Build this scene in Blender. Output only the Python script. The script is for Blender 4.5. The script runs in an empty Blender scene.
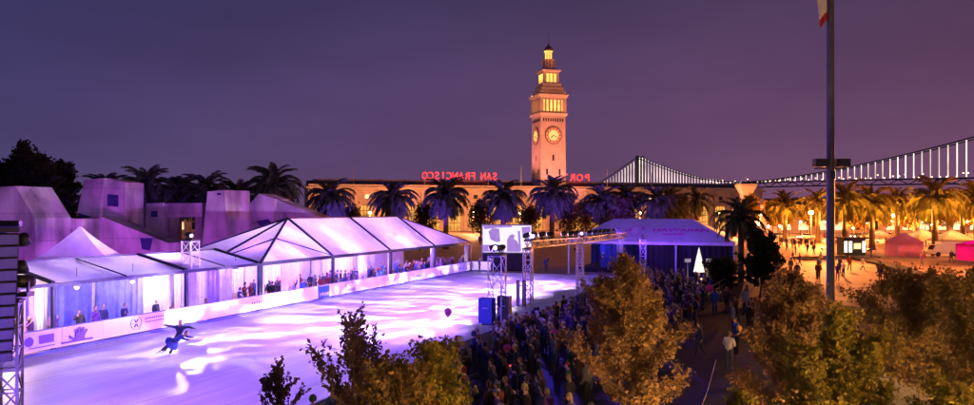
import bpy, math, random
import numpy as np
from mathutils import Vector, Matrix, Euler
R = math.radians
random.seed(7); np.random.seed(7)
sc = bpy.context.scene
COL = sc.collection

# ------------------------------------------------------------------ camera
F = 764.0            # focal length in photograph pixels
CAMZ = 7.0; HZ = 212.0
cam_d = bpy.data.cameras.new('camera'); cam = bpy.data.objects.new('camera', cam_d); COL.objects.link(cam)
cam.location = (0, 0, CAMZ); cam.rotation_euler = (R(90), 0, 0)
cam_d.sensor_width = 36; cam_d.lens = 36 * F / 974.0; cam_d.shift_y = (HZ - 202.5) / 974.0
cam_d.clip_start = 0.1; cam_d.clip_end = 9000
sc.camera = cam

# ------------------------------------------------------------------ sky, sun, exposure
sc.view_settings.view_transform = 'Standard'; sc.view_settings.look = 'None'
sc.view_settings.exposure = 0.0; sc.view_settings.gamma = 1.0
w = bpy.data.worlds.new('World'); sc.world = w; w.use_nodes = True
wn = w.node_tree.nodes; wl = w.node_tree.links
for n in list(wn): wn.remove(n)
def wnode(t, **k):
    n = wn.new(t)
    for a, b in k.items(): setattr(n, a, b)
    return n
out = wnode('ShaderNodeOutputWorld')
sky = wnode('ShaderNodeTexSky'); sky.sky_type = 'NISHITA'; sky.sun_disc = False
sky.sun_elevation = R(-4.0); sky.sun_rotation = R(250)
bg1 = wnode('ShaderNodeBackground'); bg1.inputs[1].default_value = 0.05
wl.new(sky.outputs[0], bg1.inputs[0])
tc = wnode('ShaderNodeTexCoord'); sep = wnode('ShaderNodeSeparateXYZ'); wl.new(tc.outputs['Generated'], sep.inputs[0])
ramp = wnode('ShaderNodeValToRGB')
el = ramp.color_ramp.elements
el[0].position = 0.0; el[0].color = (0.170, 0.080, 0.145, 1)
el[1].position = 1.0; el[1].color = (0.03, 0.025, 0.06, 1)
for p, c in ((0.06, (0.125, 0.070, 0.135, 1)), (0.14, (0.105, 0.060, 0.128, 1)), (0.27, (0.060, 0.042, 0.094, 1))):
    e = el.new(p); e.color = c
wl.new(sep.outputs['Z'], ramp.inputs[0])
nz = wnode('ShaderNodeTexNoise'); nz.inputs['Scale'].default_value = 2.2; nz.inputs['Detail'].default_value = 5
mp = wnode('ShaderNodeMapping'); mp.inputs['Scale'].default_value = (1, 1, 4); wl.new(tc.outputs['Generated'], mp.inputs[0]); wl.new(mp.outputs[0], nz.inputs[0])
mr = wnode('ShaderNodeMapRange'); mr.inputs[1].default_value = 0.3; mr.inputs[2].default_value = 0.7; mr.inputs[3].default_value = 0.84; mr.inputs[4].default_value = 1.16
wl.new(nz.outputs[0], mr.inputs[0])
# the city's glow warms the sky towards the bridge side, the other side stays bluer
side = wnode('ShaderNodeMapRange'); side.inputs[1].default_value = -0.6; side.inputs[2].default_value = 0.6
wl.new(sep.outputs['X'], side.inputs[0])
tint = wnode('ShaderNodeMix'); tint.data_type = 'RGBA'
tint.inputs[6].default_value = (0.52, 0.74, 1.16, 1); tint.inputs[7].default_value = (1.28, 0.98, 0.98, 1)
wl.new(side.outputs[0], tint.inputs[0])
mul = wnode('ShaderNodeMix'); mul.data_type = 'RGBA'; mul.blend_type = 'MULTIPLY'; mul.inputs[0].default_value = 1
wl.new(ramp.outputs[0], mul.inputs[6]); wl.new(tint.outputs[2], mul.inputs[7])
bg2 = wnode('ShaderNodeBackground'); wl.new(mul.outputs[2], bg2.inputs[0]); wl.new(mr.outputs[0], bg2.inputs[1])
add = wnode('ShaderNodeAddShader'); wl.new(bg1.outputs[0], add.inputs[0]); wl.new(bg2.outputs[0], add.inputs[1])
wl.new(add.outputs[0], out.inputs[0])
sund = bpy.data.lights.new('sun', 'SUN'); sund.energy = 0.02; sund.angle = R(12); sund.color = (0.75, 0.75, 1)
suno = bpy.data.objects.new('sun', sund); COL.objects.link(suno); suno.rotation_euler = (R(60), 0, R(250))

cy = sc.cycles
cy.use_denoising = True
try: cy.denoiser = 'OPENIMAGEDENOISE'
except Exception: pass
cy.max_bounces = 5; cy.diffuse_bounces = 3; cy.glossy_bounces = 2; cy.transmission_bounces = 3; cy.transparent_max_bounces = 6
cy.sample_clamp_indirect = 2.5; cy.caustics_reflective = False; cy.caustics_refractive = False
cy.use_light_tree = True

# ------------------------------------------------------------------ materials
MATS = {}
def newmat(name):
    m = bpy.data.materials.new(name); m.use_nodes = True
    for n in list(m.node_tree.nodes): m.node_tree.nodes.remove(n)
    MATS[name] = m
    return m, m.node_tree.nodes, m.node_tree.links
def pmat(name, col, rough=0.6, metal=0.0, var=0.25, scale=3.0, bump=0.0, bscale=20, spec=0.4, dirt=None, coords='Object', stretch=None):
    m, N, L = newmat(name)
    o = N.new('ShaderNodeOutputMaterial'); b = N.new('ShaderNodeBsdfPrincipled'); L.new(b.outputs[0], o.inputs[0])
    b.inputs['Roughness'].default_value = rough; b.inputs['Metallic'].default_value = metal
    b.inputs['Specular IOR Level'].default_value = spec
    t = N.new('ShaderNodeTexCoord'); src = t.outputs[coords]
    if stretch:
        mpn = N.new('ShaderNodeMapping'); mpn.inputs['Scale'].default_value = stretch; L.new(src, mpn.inputs[0]); src = mpn.outputs[0]
    n = N.new('ShaderNodeTexNoise'); n.inputs['Scale'].default_value = scale; n.inputs['Detail'].default_value = 6; L.new(src, n.inputs[0])
    r = N.new('ShaderNodeValToRGB'); L.new(n.outputs[0], r.inputs[0])
    d = dirt or tuple(c * (1 - var) for c in col)
    r.color_ramp.elements[0].position = 0.3; r.color_ramp.elements[0].color = (*d, 1)
    r.color_ramp.elements[1].position = 0.7; r.color_ramp.elements[1].color = (*[min(1, c * (1 + var * 0.5)) for c in col], 1)
    L.new(r.outputs[0], b.inputs['Base Color'])
    if bump:
        n2 = N.new('ShaderNodeTexNoise'); n2.inputs['Scale'].default_value = bscale; n2.inputs['Detail'].default_value = 4; L.new(src, n2.inputs[0])
        bp = N.new('ShaderNodeBump'); bp.inputs['Strength'].default_value = bump; L.new(n2.outputs[0], bp.inputs['Height']); L.new(bp.outputs[0], b.inputs['Normal'])
    return m
def emat(name, col, s, var=0.0, scale=1.5):
    m, N, L = newmat(name)
    o = N.new('ShaderNodeOutputMaterial'); e = N.new('ShaderNodeEmission'); L.new(e.outputs[0], o.inputs[0])
    e.inputs[0].default_value = (*col, 1); e.inputs[1].default_value = s
    if var:
        t = N.new('ShaderNodeTexCoord'); n = N.new('ShaderNodeTexNoise'); n.inputs['Scale'].default_value = scale; L.new(t.outputs['Object'], n.inputs[0])
        r = N.new('ShaderNodeMapRange'); r.inputs[1].default_value = .35; r.inputs[2].default_value = .65; r.inputs[3].default_value = s * (1 - var); r.inputs[4].default_value = s * (1 + var)
        L.new(n.outputs[0], r.inputs[0]); L.new(r.outputs[0], e.inputs[1])
    return m
def fabric(name, col, trans=0.5, var=0.08, scale=1.2):
    m, N, L = newmat(name)
    o = N.new('ShaderNodeOutputMaterial'); d = N.new('ShaderNodeBsdfDiffuse'); t = N.new('ShaderNodeBsdfTranslucent'); mx = N.new('ShaderNodeMixShader')
    tcn = N.new('ShaderNodeTexCoord'); n = N.new('ShaderNodeTexNoise'); n.inputs['Scale'].default_value = scale; n.inputs['Detail'].default_value = 5; L.new(tcn.outputs['Object'], n.inputs[0])
    r = N.new('ShaderNodeValToRGB'); r.color_ramp.elements[0].position = .3; r.color_ramp.elements[1].position = .7
    r.color_ramp.elements[0].color = (*[c * (1 - var * 2) for c in col], 1); r.color_ramp.elements[1].color = (*col, 1)
    L.new(n.outputs[0], r.inputs[0]); L.new(r.outputs[0], d.inputs[0]); L.new(r.outputs[0], t.inputs[0])
    n2 = N.new('ShaderNodeTexNoise'); n2.inputs['Scale'].default_value = .8; n2.inputs['Detail'].default_value = 2; L.new(tcn.outputs['Object'], n2.inputs[0])
    bp = N.new('ShaderNodeBump'); bp.inputs['Strength'].default_value = 0.4; bp.inputs['Distance'].default_value = 0.3; L.new(n2.outputs[0], bp.inputs['Height'])
    L.new(bp.outputs[0], d.inputs['Normal']); L.new(bp.outputs[0], t.inputs['Normal'])
    mx.inputs[0].default_value = trans; L.new(d.outputs[0], mx.inputs[1]); L.new(t.outputs[0], mx.inputs[2]); L.new(mx.outputs[0], o.inputs[0])
    return m
def leafmat(name, cols, scale=9.0, trans=0.35):
    m, N, L = newmat(name)
    o = N.new('ShaderNodeOutputMaterial'); d = N.new('ShaderNodeBsdfDiffuse'); t = N.new('ShaderNodeBsdfTranslucent'); mx = N.new('ShaderNodeMixShader')
    tcn = N.new('ShaderNodeTexCoord'); n = N.new('ShaderNodeTexNoise'); n.inputs['Scale'].default_value = scale; n.inputs['Detail'].default_value = 2; L.new(tcn.outputs['Object'], n.inputs[0])
    r = N.new('ShaderNodeValToRGB'); e = r.color_ramp.elements
    while len(e) < len(cols): e.new(0.5)
    for i, c in enumerate(cols):
        e[i].position = 0.3 + 0.4 * i / max(1, len(cols) - 1); e[i].color = (*c, 1)
    L.new(n.outputs[0], r.inputs[0]); L.new(r.outputs[0], d.inputs[0]); L.new(r.outputs[0], t.inputs[0])
    mx.inputs[0].default_value = trans; L.new(d.outputs[0], mx.inputs[1]); L.new(t.outputs[0], mx.inputs[2]); L.new(mx.outputs[0], o.inputs[0])
    return m
def objcolor(name, rough=0.85, darken=1.0):
    m, N, L = newmat(name)
    o = N.new('ShaderNodeOutputMaterial'); b = N.new('ShaderNodeBsdfPrincipled'); L.new(b.outputs[0], o.inputs[0])
    b.inputs['Roughness'].default_value = rough; i = N.new('ShaderNodeObjectInfo'); L.new(i.outputs['Color'], b.inputs['Base Color'])
    return m
def randcolor(name, cols, rough=0.8):
    m, N, L = newmat(name)
    o = N.new('ShaderNodeOutputMaterial'); b = N.new('ShaderNodeBsdfPrincipled'); L.new(b.outputs[0], o.inputs[0])
    b.inputs['Roughness'].default_value = rough; i = N.new('ShaderNodeObjectInfo'); r = N.new('ShaderNodeValToRGB'); r.color_ramp.interpolation = 'CONSTANT'
    e = r.color_ramp.elements
    while len(e) < len(cols): e.new(0.5)
    for k, c in enumerate(cols): e[k].position = k / len(cols); e[k].color = (*c, 1)
    L.new(i.outputs['Random'], r.inputs[0]); L.new(r.outputs[0], b.inputs['Base Color'])
    return m

pmat('plaza', (0.25, 0.155, 0.115), 0.7, var=0.4, scale=0.35, bump=0.2, bscale=6, coords='Object')
pmat('asphalt', (0.05, 0.048, 0.05), 0.6, var=0.3, scale=0.5, bump=0.2, bscale=15)
pmat('lawn', (0.035, 0.06, 0.02), 0.95, var=0.5, scale=2.0, bump=0.8, bscale=30)
pmat('path', (0.22, 0.2, 0.18), 0.8, var=0.2, scale=2)
pmat('concrete', (0.32, 0.29, 0.27), 0.9, var=0.4, scale=.55, bump=0.6, bscale=4, stretch=(1, 1, .45), dirt=(0.09, 0.08, 0.08))
pmat('stone', (0.42, 0.36, 0.32), 0.85, var=0.18, scale=0.25, bump=0.15, bscale=2)
pmat('stone_trim', (0.46, 0.41, 0.34), 0.8, var=0.15, scale=0.4)
pmat('dark_roof', (0.075, 0.06, 0.06), 0.7, var=0.3, scale=0.2)
pmat('steel', (0.35, 0.36, 0.38), 0.35, metal=0.85, var=0.2, scale=4)
pmat('truss_steel', (0.13, 0.12, 0.13), 0.4, metal=0.6, var=0.25, scale=4)
pmat('dark_metal', (0.03, 0.03, 0.035), 0.45, metal=0.4, var=0.3, scale=4)
pmat('grey_paint', (0.22, 0.22, 0.24), 0.45, var=0.25, scale=1.5)
pmat('tent_frame', (0.022, 0.022, 0.05), 0.45, metal=0.5, var=0.3, scale=3)
pmat('black_cloth', (0.012, 0.012, 0.016), 0.95, var=0.3, scale=3)
pmat('blue_cloth', (0.03, 0.04, 0.16), 0.9, var=0.35, scale=2)
pmat('speaker', (0.03, 0.03, 0.035), 0.6, var=0.2, scale=3, bump=0.3, bscale=60)
pmat('board_white', (0.72, 0.72, 0.74), 0.35, var=0.08, scale=1.0)
pmat('board_rail', (0.10, 0.12, 0.28), 0.4, var=0.15, scale=2)
pmat('banner_blue', (0.02, 0.12, 0.55), 0.5, var=0.1)
pmat('banner_grey', (0.42, 0.46, 0.55), 0.5, var=0.1)
pmat('banner_purple', (0.16, 0.06, 0.34), 0.5, var=0.1)
pmat('banner_white', (0.8, 0.8, 0.8), 0.5, var=0.05)
pmat('bark', (0.10, 0.075, 0.055), 0.95, var=0.4, scale=6, bump=0.8, bscale=20, stretch=(1, 1, 0.3))
pmat('palm_bark', (0.13, 0.095, 0.065), 0.95, var=0.45, scale=5, bump=0.9, bscale=9, stretch=(1, 1, 3))
pmat('car_white', (0.7, 0.7, 0.68), 0.25, var=0.05); pmat('car_red', (0.35, 0.03, 0.03), 0.25, var=0.05)
pmat('car_dark', (0.04, 0.045, 0.06), 0.25, var=0.05); pmat('car_silver', (0.4, 0.41, 0.42), 0.3, metal=.5, var=0.05)
pmat('glass_dark', (0.02, 0.025, 0.03), 0.08, var=0.05, spec=0.6)
pmat('rubber', (0.02, 0.02, 0.02), 0.8)
pmat('flag_white', (0.75, 0.73, 0.7), 0.8, var=0.08); pmat('flag_red', (0.5, 0.03, 0.05), 0.8, var=0.1)
pmat('flag_blue', (0.05, 0.07, 0.35), 0.8, var=0.1)
pmat('clock_ring', (0.12, 0.08, 0.06), 0.6, var=0.1)
pmat('clock_dial', (0.55, 0.42, 0.26), 0.6, var=0.05)
pmat('bridge_steel', (0.16, 0.15, 0.17), 0.6, var=0.2, scale=.05)
pmat('kiosk_green', (0.03, 0.05, 0.045), 0.5, var=0.2)
pmat('wood', (0.18, 0.11, 0.06), 0.7, var=0.3, scale=5)
pmat('skin_tone', (0.42, 0.26, 0.19), 0.6, var=0.08)
pmat('shoe', (0.03, 0.028, 0.026), 0.6)
pmat('boot_white', (0.6, 0.58, 0.6), 0.5); pmat('blade', (0.6, 0.6, 0.65), 0.2, metal=1)
pmat('costume', (0.03, 0.05, 0.30), 0.6, var=0.2); pmat('costume_dark', (0.015, 0.02, 0.07), 0.7, var=0.2)
pmat('gift_red', (0.4, 0.05, 0.06), 0.5); pmat('gift_gold', (0.5, 0.36, 0.1), 0.4); pmat('gift_blue', (0.08, 0.1, 0.4), 0.5)
objcolor('coat'); randcolor('trousers', [(0.02, 0.025, 0.05), (0.03, 0.03, 0.03), (0.05, 0.06, 0.11), (0.09, 0.075, 0.055)])
randcolor('hair', [(0.02, 0.015, 0.012), (0.05, 0.03, 0.018), (0.12, 0.075, 0.035), (0.015, 0.012, 0.012), (0.20, 0.14, 0.07)])
randcolor('hat', [(0.3, 0.03, 0.05), (0.05, 0.05, 0.06), (0.45, 0.43, 0.42), (0.05, 0.09, 0.3), (0.22, 0.2, 0.08)])
fabric('tent_white', (0.80, 0.80, 0.80), 0.5)
fabric('tent_solid', (0.74, 0.74, 0.74), 0.18)
fabric('drape', (0.76, 0.75, 0.76), 0.5, var=0.12, scale=3)
fabric('drape_blue_lit', (0.26, 0.30, 0.72), 0.5, var=0.15, scale=3); fabric('drape_violet_lit', (0.45, 0.32, 0.70), 0.5, var=0.12, scale=3)  # blue and violet light on the curtains, put into the cloth colour
fabric('tent_cream', (0.72, 0.62, 0.42), 0.45); fabric('tent_pink', (0.60, 0.22, 0.36), 0.3); fabric('tent_magenta', (0.60, 0.02, 0.34), 0.35)
leafmat('leaf_center', [(0.25, 0.13, 0.06), (0.19, 0.13, 0.05), (0.29, 0.18, 0.075)])
leafmat('leaf_rust', [(0.22, 0.115, 0.05), (0.16, 0.11, 0.045), (0.26, 0.15, 0.06)])
leafmat('leaf_lime', [(0.13, 0.14, 0.02), (0.21, 0.17, 0.025), (0.10, 0.10, 0.02)])
leafmat('leaf_brown', [(0.11, 0.095, 0.03), (0.18, 0.11, 0.035), (0.13, 0.115, 0.04)])
leafmat('leaf_plum', [(0.10, 0.075, 0.07), (0.14, 0.085, 0.07), (0.09, 0.085, 0.06)], trans=.5)
leafmat('leaf_dark', [(0.025, 0.035, 0.018), (0.045, 0.055, 0.02)])
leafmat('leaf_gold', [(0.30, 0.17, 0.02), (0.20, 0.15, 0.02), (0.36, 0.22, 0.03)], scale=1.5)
leafmat('frond_uplit', [(0.09, 0.085, 0.025), (0.14, 0.11, 0.03), (0.11, 0.11, 0.035)], scale=1.0, trans=0.42)  # warm uplight on the plaza palms, put into the frond colour
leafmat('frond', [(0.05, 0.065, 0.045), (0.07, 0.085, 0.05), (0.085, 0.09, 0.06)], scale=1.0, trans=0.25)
emat('lamp_sodium', (1.0, 0.55, 0.16), 45); emat('lamp_white', (1.0, 0.92, 0.82), 25); emat('lamp_violet', (0.62, 0.45, 1.0), 6)
emat('window_gold', (1.0, 0.40, 0.08), 1.1, var=0.5, scale=0.25); emat('window_warm', (1.0, 0.66, 0.30), 1.6, var=0.6, scale=0.2)
emat('belfry_glow', (1.0, 0.44, 0.08), 2.6, var=0.35, scale=0.4); emat('clock_glow', (1.0, 0.56, 0.16), 1.3)
emat('neon_red', (1.0, 0.045, 0.035), 2.6, var=0.5, scale=0.5)
emat('bridge_light', (1.0, 0.80, 0.70), 1.5, var=0.5, scale=0.02); emat('deck_light', (1.0, 0.62, 0.40), 3.0)
emat('tree_cone', (1.0, 0.88, 0.76), 1.2, var=0.2, scale=2); emat('kiosk_panel', (1.0, 0.9, 0.75), 1.7)
emat('head_light', (1.0, 0.9, 0.8), 18); emat('tail_light', (1.0, 0.03, 0.02), 6); emat('led_red', (1, 0.06, 0.05), 2.2)
emat('phone_screen', (0.6, 0.75, 1.0), 1.2); emat('led_green', (0.3, 1.0, 0.3), 0.5)
emat('screen_lavender', (0.55, 0.30, 0.95), 0.75, var=0.08); emat('screen_white', (1.0, 0.93, 1.0), 1.0); emat('logo_magenta', (0.9, 0.02, 0.55), 0.55); emat('logo_pale', (1.0, 0.75, 0.95), 0.8)
# balloons: thin latex
def latex(name, col):
    m, N, L = newmat(name); o = N.new('ShaderNodeOutputMaterial'); b = N.new('ShaderNodeBsdfPrincipled'); t = N.new('ShaderNodeBsdfTranslucent'); mx = N.new('ShaderNodeMixShader')
    b.inputs['Base Color'].default_value = (*col, 1); b.inputs['Roughness'].default_value = 0.25; t.inputs[0].default_value = (*col, 1); mx.inputs[0].default_value = .45
    L.new(b.outputs[0], mx.inputs[1]); L.new(t.outputs[0], mx.inputs[2]); L.new(mx.outputs[0], o.inputs[0])
latex('balloon_pink', (0.75, 0.12, 0.42)); latex('balloon_violet', (0.42, 0.16, 0.6)); latex('balloon_white', (0.7, 0.7, 0.75)); latex('balloon_green', (0.3, 0.65, 0.15))
# ice
m, N, L = newmat('ice')
o = N.new('ShaderNodeOutputMaterial'); b = N.new('ShaderNodeBsdfPrincipled'); L.new(b.outputs[0], o.inputs[0])
t = N.new('ShaderNodeTexCoord'); mpn = N.new('ShaderNodeMapping'); mpn.inputs['Scale'].default_value = (0.25, 1.0, 1); L.new(t.outputs['Object'], mpn.inputs[0])
n = N.new('ShaderNodeTexNoise'); n.inputs['Scale'].default_value = 0.9; n.inputs['Detail'].default_value = 8; L.new(mpn.outputs[0], n.inputs[0])
r = N.new('ShaderNodeValToRGB'); r.color_ramp.elements[0].position = .35; r.color_ramp.elements[0].color = (0.66, 0.68, 0.74, 1); r.color_ramp.elements[1].position = .65; r.color_ramp.elements[1].color = (0.82, 0.84, 0.88, 1)
L.new(n.outputs[0], r.inputs[0]); L.new(r.outputs[0], b.inputs['Base Color'])
r2 = N.new('ShaderNodeMapRange'); r2.inputs[3].default_value = 0.38; r2.inputs[4].default_value = 0.65; L.new(n.outputs[0], r2.inputs[0]); L.new(r2.outputs[0], b.inputs['Roughness'])
b.inputs['Specular IOR Level'].default_value = 0.35
n3 = N.new('ShaderNodeTexNoise'); n3.inputs['Scale'].default_value = 3; L.new(mpn.outputs[0], n3.inputs[0]); bp = N.new('ShaderNodeBump'); bp.inputs['Strength'].default_value = .06; L.new(n3.outputs[0], bp.inputs['Height']); L.new(bp.outputs[0], b.inputs['Normal'])
for ang_, sc2 in ((25, 1.1), (-40, 1.4), (80, .9)):
    mq = N.new('ShaderNodeMapping'); mq.inputs['Rotation'].default_value = (0, 0, R(ang_)); mq.inputs['Scale'].default_value = (.12 * sc2, 5 * sc2, 1); L.new(t.outputs['Object'], mq.inputs[0])
    ns = N.new('ShaderNodeTexNoise'); ns.inputs['Scale'].default_value = 1.3; ns.inputs['Detail'].default_value = 4; ns.inputs['Distortion'].default_value = .6; L.new(mq.outputs[0], ns.inputs[0])
    rs = N.new('ShaderNodeValToRGB'); rs.color_ramp.elements[0].position = .56; rs.color_ramp.elements[0].color = (1, 1, 1, 1); rs.color_ramp.elements[1].position = .62; rs.color_ramp.elements[1].color = (.86, .87, .9, 1); L.new(ns.outputs[0], rs.inputs[0])
    mz = N.new('ShaderNodeMix'); mz.data_type = 'RGBA'; mz.blend_type = 'MULTIPLY'; mz.inputs[0].default_value = 1; prev = b.inputs['Base Color'].links[0].from_socket; L.new(prev, mz.inputs[6]); L.new(rs.outputs[0], mz.inputs[7]); L.new(mz.outputs[2], b.inputs['Base Color'])
# water
pmat('water', (0.02, 0.022, 0.035), 0.15, var=0.2, scale=.02, bump=0.4, bscale=.3, spec=0.5)

# ------------------------------------------------------------------ mesh helpers
class MB:
    def __init__(s): s.v = []; s.f = []; s.m = []
    def add(s, vs, fs, m=0):
        k = len(s.v); s.v += [tuple(p) for p in vs]
        for f in fs: s.f.append(tuple(i + k for i in f)); s.m.append(m)
        return s
    def box(s, c, d, rz=0.0, m=0):
        ca, sa = math.cos(rz), math.sin(rz); vs = []
        for z in (-.5, .5):
            for x, y in ((-.5, -.5), (.5, -.5), (.5, .5), (-.5, .5)):
                X, Y = x * d[0], y * d[1]; vs.append((c[0] + X * ca - Y * sa, c[1] + X * sa + Y * ca, c[2] + z * d[2]))
        return s.add(vs, [(3, 2, 1, 0), (4, 5, 6, 7), (0, 1, 5, 4), (1, 2, 6, 5), (2, 3, 7, 6), (3, 0, 4, 7)], m)
    def bar(s, a, b, w_, h_=None, m=0):
        a = Vector(a); b = Vector(b); h_ = h_ or w_; d = (b - a).normalized()
        up = Vector((0, 0, 1)) if abs(d.z) < .95 else Vector((1, 0, 0))
        x = d.cross(up).normalized(); y = x.cross(d).normalized(); vs = []
        for p in (a, b):
            for i, j in ((-.5, -.5), (.5, -.5), (.5, .5), (-.5, .5)): vs.append(p + x * (i * w_) + y * (j * h_))
        return s.add(vs, [(0, 1, 2, 3), (7, 6, 5, 4), (1, 0, 4, 5), (2, 1, 5, 6), (3, 2, 6, 7), (0, 3, 7, 4)], m)
    def tube(s, pts, rad, n=8, m=0):
        pts = [Vector(p) for p in pts]; vs = []; fs = []
        if not hasattr(rad, '__len__'): rad = [rad] * len(pts)
        prev = None
        for i, p in enumerate(pts):
            d = (pts[min(i + 1, len(pts) - 1)] - pts[max(i - 1, 0)]).normalized()
            if prev is None:
                up = Vector((0, 0, 1)) if abs(d.z) < .9 else Vector((1, 0, 0)); x = d.cross(up).normalized()
            else:
                x = (prev - d * prev.dot(d)).normalized()
            prev = x; y = d.cross(x)
            for k in range(n):
                a = 2 * math.pi * k / n; vs.append(p + (x * math.cos(a) + y * math.sin(a)) * rad[i])
        for i in range(len(pts) - 1):
            for k in range(n):
                q = (k + 1) % n; fs.append((i * n + k, i * n + q, (i + 1) * n + q, (i + 1) * n + k))
        fs.append(tuple(range(n - 1, -1, -1))); fs.append(tuple((len(pts) - 1) * n + k for k in range(n)))
        return s.add(vs, fs, m)
    def lathe(s, prof, n=12, c=(0, 0, 0), m=0, rot=0.0):
        vs = []; fs = []
        for r_, z in prof:
            for k in range(n):
                a = 2 * math.pi * k / n + rot; vs.append((c[0] + r_ * math.cos(a), c[1] + r_ * math.sin(a), c[2] + z))
        for i in range(len(prof) - 1):
            for k in range(n):
                q = (k + 1) % n; fs.append((i * n + k, i * n + q, (i + 1) * n + q, (i + 1) * n + k))
        fs.append(tuple(range(n - 1, -1, -1))); fs.append(tuple((len(prof) - 1) * n + k for k in range(n)))
        return s.add(vs, fs, m)
    def prism(s, poly, vec, m=0, ms=None):
        n = len(poly); v = Vector(vec); vs = [Vector(p) for p in poly] + [Vector(p) + v for p in poly]
        s.add(vs, [tuple(range(n)), tuple(range(2 * n - 1, n - 1, -1))], m)
        k = len(s.v) - 2 * n
        for i in range(n):
            j = (i + 1) % n; s.f.append((k + j, k + i, k + n + i, k + n + j)); s.m.append(m if ms is None else ms)
        return s
    def patch(s, a, b, c, d, nu=6, nv=6, sag=0.0, m=0):
        a, b, c, d = map(Vector, (a, b, c, d)); vs = []; fs = []
        for i in range(nu + 1):
            for j in range(nv + 1):
                u = i / nu; v = j / nv
                p = a.lerp(b, u).lerp(d.lerp(c, u), v); p.z -= sag * math.sin(math.pi * u) * math.sin(math.pi * v); vs.append(p)
        for i in range(nu):
            for j in range(nv): fs.append((i * (nv + 1) + j, (i + 1) * (nv + 1) + j, (i + 1) * (nv + 1) + j + 1, i * (nv + 1) + j + 1))
        return s.add(vs, fs, m)
    def mesh(s, name, mats, smooth=False):
        me = bpy.data.meshes.new(name); me.from_pydata(s.v, [], s.f)
        for q in ([mats] if isinstance(mats, str) else mats): me.materials.append(MATS[q])
        me.polygons.foreach_set('material_index', s.m)
        if smooth: me.polygons.foreach_set('use_smooth', [True] * len(s.f))
        me.update(); return me
    def build(s, name, mats, parent=None, smooth=False):
        return link(name, s.mesh(name, mats, smooth), parent)
def link(name, data, parent=None):
    o = bpy.data.objects.new(name, data); COL.objects.link(o); o.parent = parent; return o
def tag(o, label=None, cat=None, group=None, kind=None):
    if label: o['label'] = label
    if cat: o['category'] = cat
    if group: o['group'] = group
    if kind: o['kind'] = kind
    return o
def thing(name, label, cat, loc=(0, 0, 0), rz=0.0, group=None):
    o = bpy.data.objects.new(name, None); COL.objects.link(o); o.location = loc; o.rotation_euler = (0, 0, rz); o.empty_display_size = .2
    return tag(o, label, cat, group)
def copy_tree(o, parent=None):
    c = o.copy(); COL.objects.link(c); c.parent = parent
    for ch in o.children: copy_tree(ch, c)
    return c
def gx(px, Y): return (px - 487.0) / F * Y          # a bearing seen from the terrace at distance Y
def gz(py, Y): return CAMZ - (py - HZ) / F * Y
def gy(py): return CAMZ * F / (py - HZ)             # where that bearing meets the ground
# rink frame
RD = Vector((0.357, 0.934, 0)).normalized(); RN = Vector((RD.y, -RD.x, 0)); RO = Vector((-22, 36.6, 0)); RZ = math.atan2(RD.y, RD.x)
def RP(u, v, z=0.0): p = RO + RD * u + RN * v; return (p.x, p.y, z)
def RL(u, v, z=0.0): return (u, -v, z)              # the same in the local frame of a thing placed at RO turned by RZ
def rthing(name, label, cat, group=None): return thing(name, label, cat, tuple(RO), RZ, group)
def point(parent, loc, power, col, rad=0.15):
    d = bpy.data.lights.new('lamp_light', 'POINT'); d.energy = power; d.color = col; d.shadow_soft_size = rad
    o = bpy.data.objects.new('lamp_light', d); COL.objects.link(o); o.location = loc; o.parent = parent; return o
def spot(parent, loc, direction, power, col, ang=50, blend=.5, rad=.12, gobo=None):
    d = bpy.data.lights.new('beam_light', 'SPOT'); d.energy = power; d.color = col; d.spot_size = R(ang); d.spot_blend = blend; d.shadow_soft_size = rad
    o = bpy.data.objects.new('beam_light', d); COL.objects.link(o); o.location = loc; o.parent = parent
    o.rotation_euler = Vector(direction).to_track_quat('-Z', 'Y').to_euler()
    if gobo:
        d.use_nodes = True; N = d.node_tree.nodes; L = d.node_tree.links; e = N['Emission']
        t = N.new('ShaderNodeTexCoord'); sp = N.new('ShaderNodeSeparateXYZ'); L.new(t.outputs['Normal'], sp.inputs[0])
        dx = N.new('ShaderNodeMath'); dx.operation = 'DIVIDE'; L.new(sp.outputs[0], dx.inputs[0]); L.new(sp.outputs[2], dx.inputs[1])
        dy = N.new('ShaderNodeMath'); dy.operation = 'DIVIDE'; L.new(sp.outputs[1], dy.inputs[0]); L.new(sp.outputs[2], dy.inputs[1])
        cb = N.new('ShaderNodeCombineXYZ'); L.new(dx.outputs[0], cb.inputs[0]); L.new(dy.outputs[0], cb.inputs[1]); cb.inputs[2].default_value = gobo[1]
        nn = N.new('ShaderNodeTexNoise'); nn.inputs['Scale'].default_value = gobo[0]; nn.inputs['Detail'].default_value = 2; L.new(cb.outputs[0], nn.inputs[0])
        rr = N.new('ShaderNodeValToRGB'); rr.color_ramp.elements[0].position = .53; rr.color_ramp.elements[1].position = .57; L.new(nn.outputs[0], rr.inputs[0])
        L.new(rr.outputs[0], e.inputs['Strength'])
    return o

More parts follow.
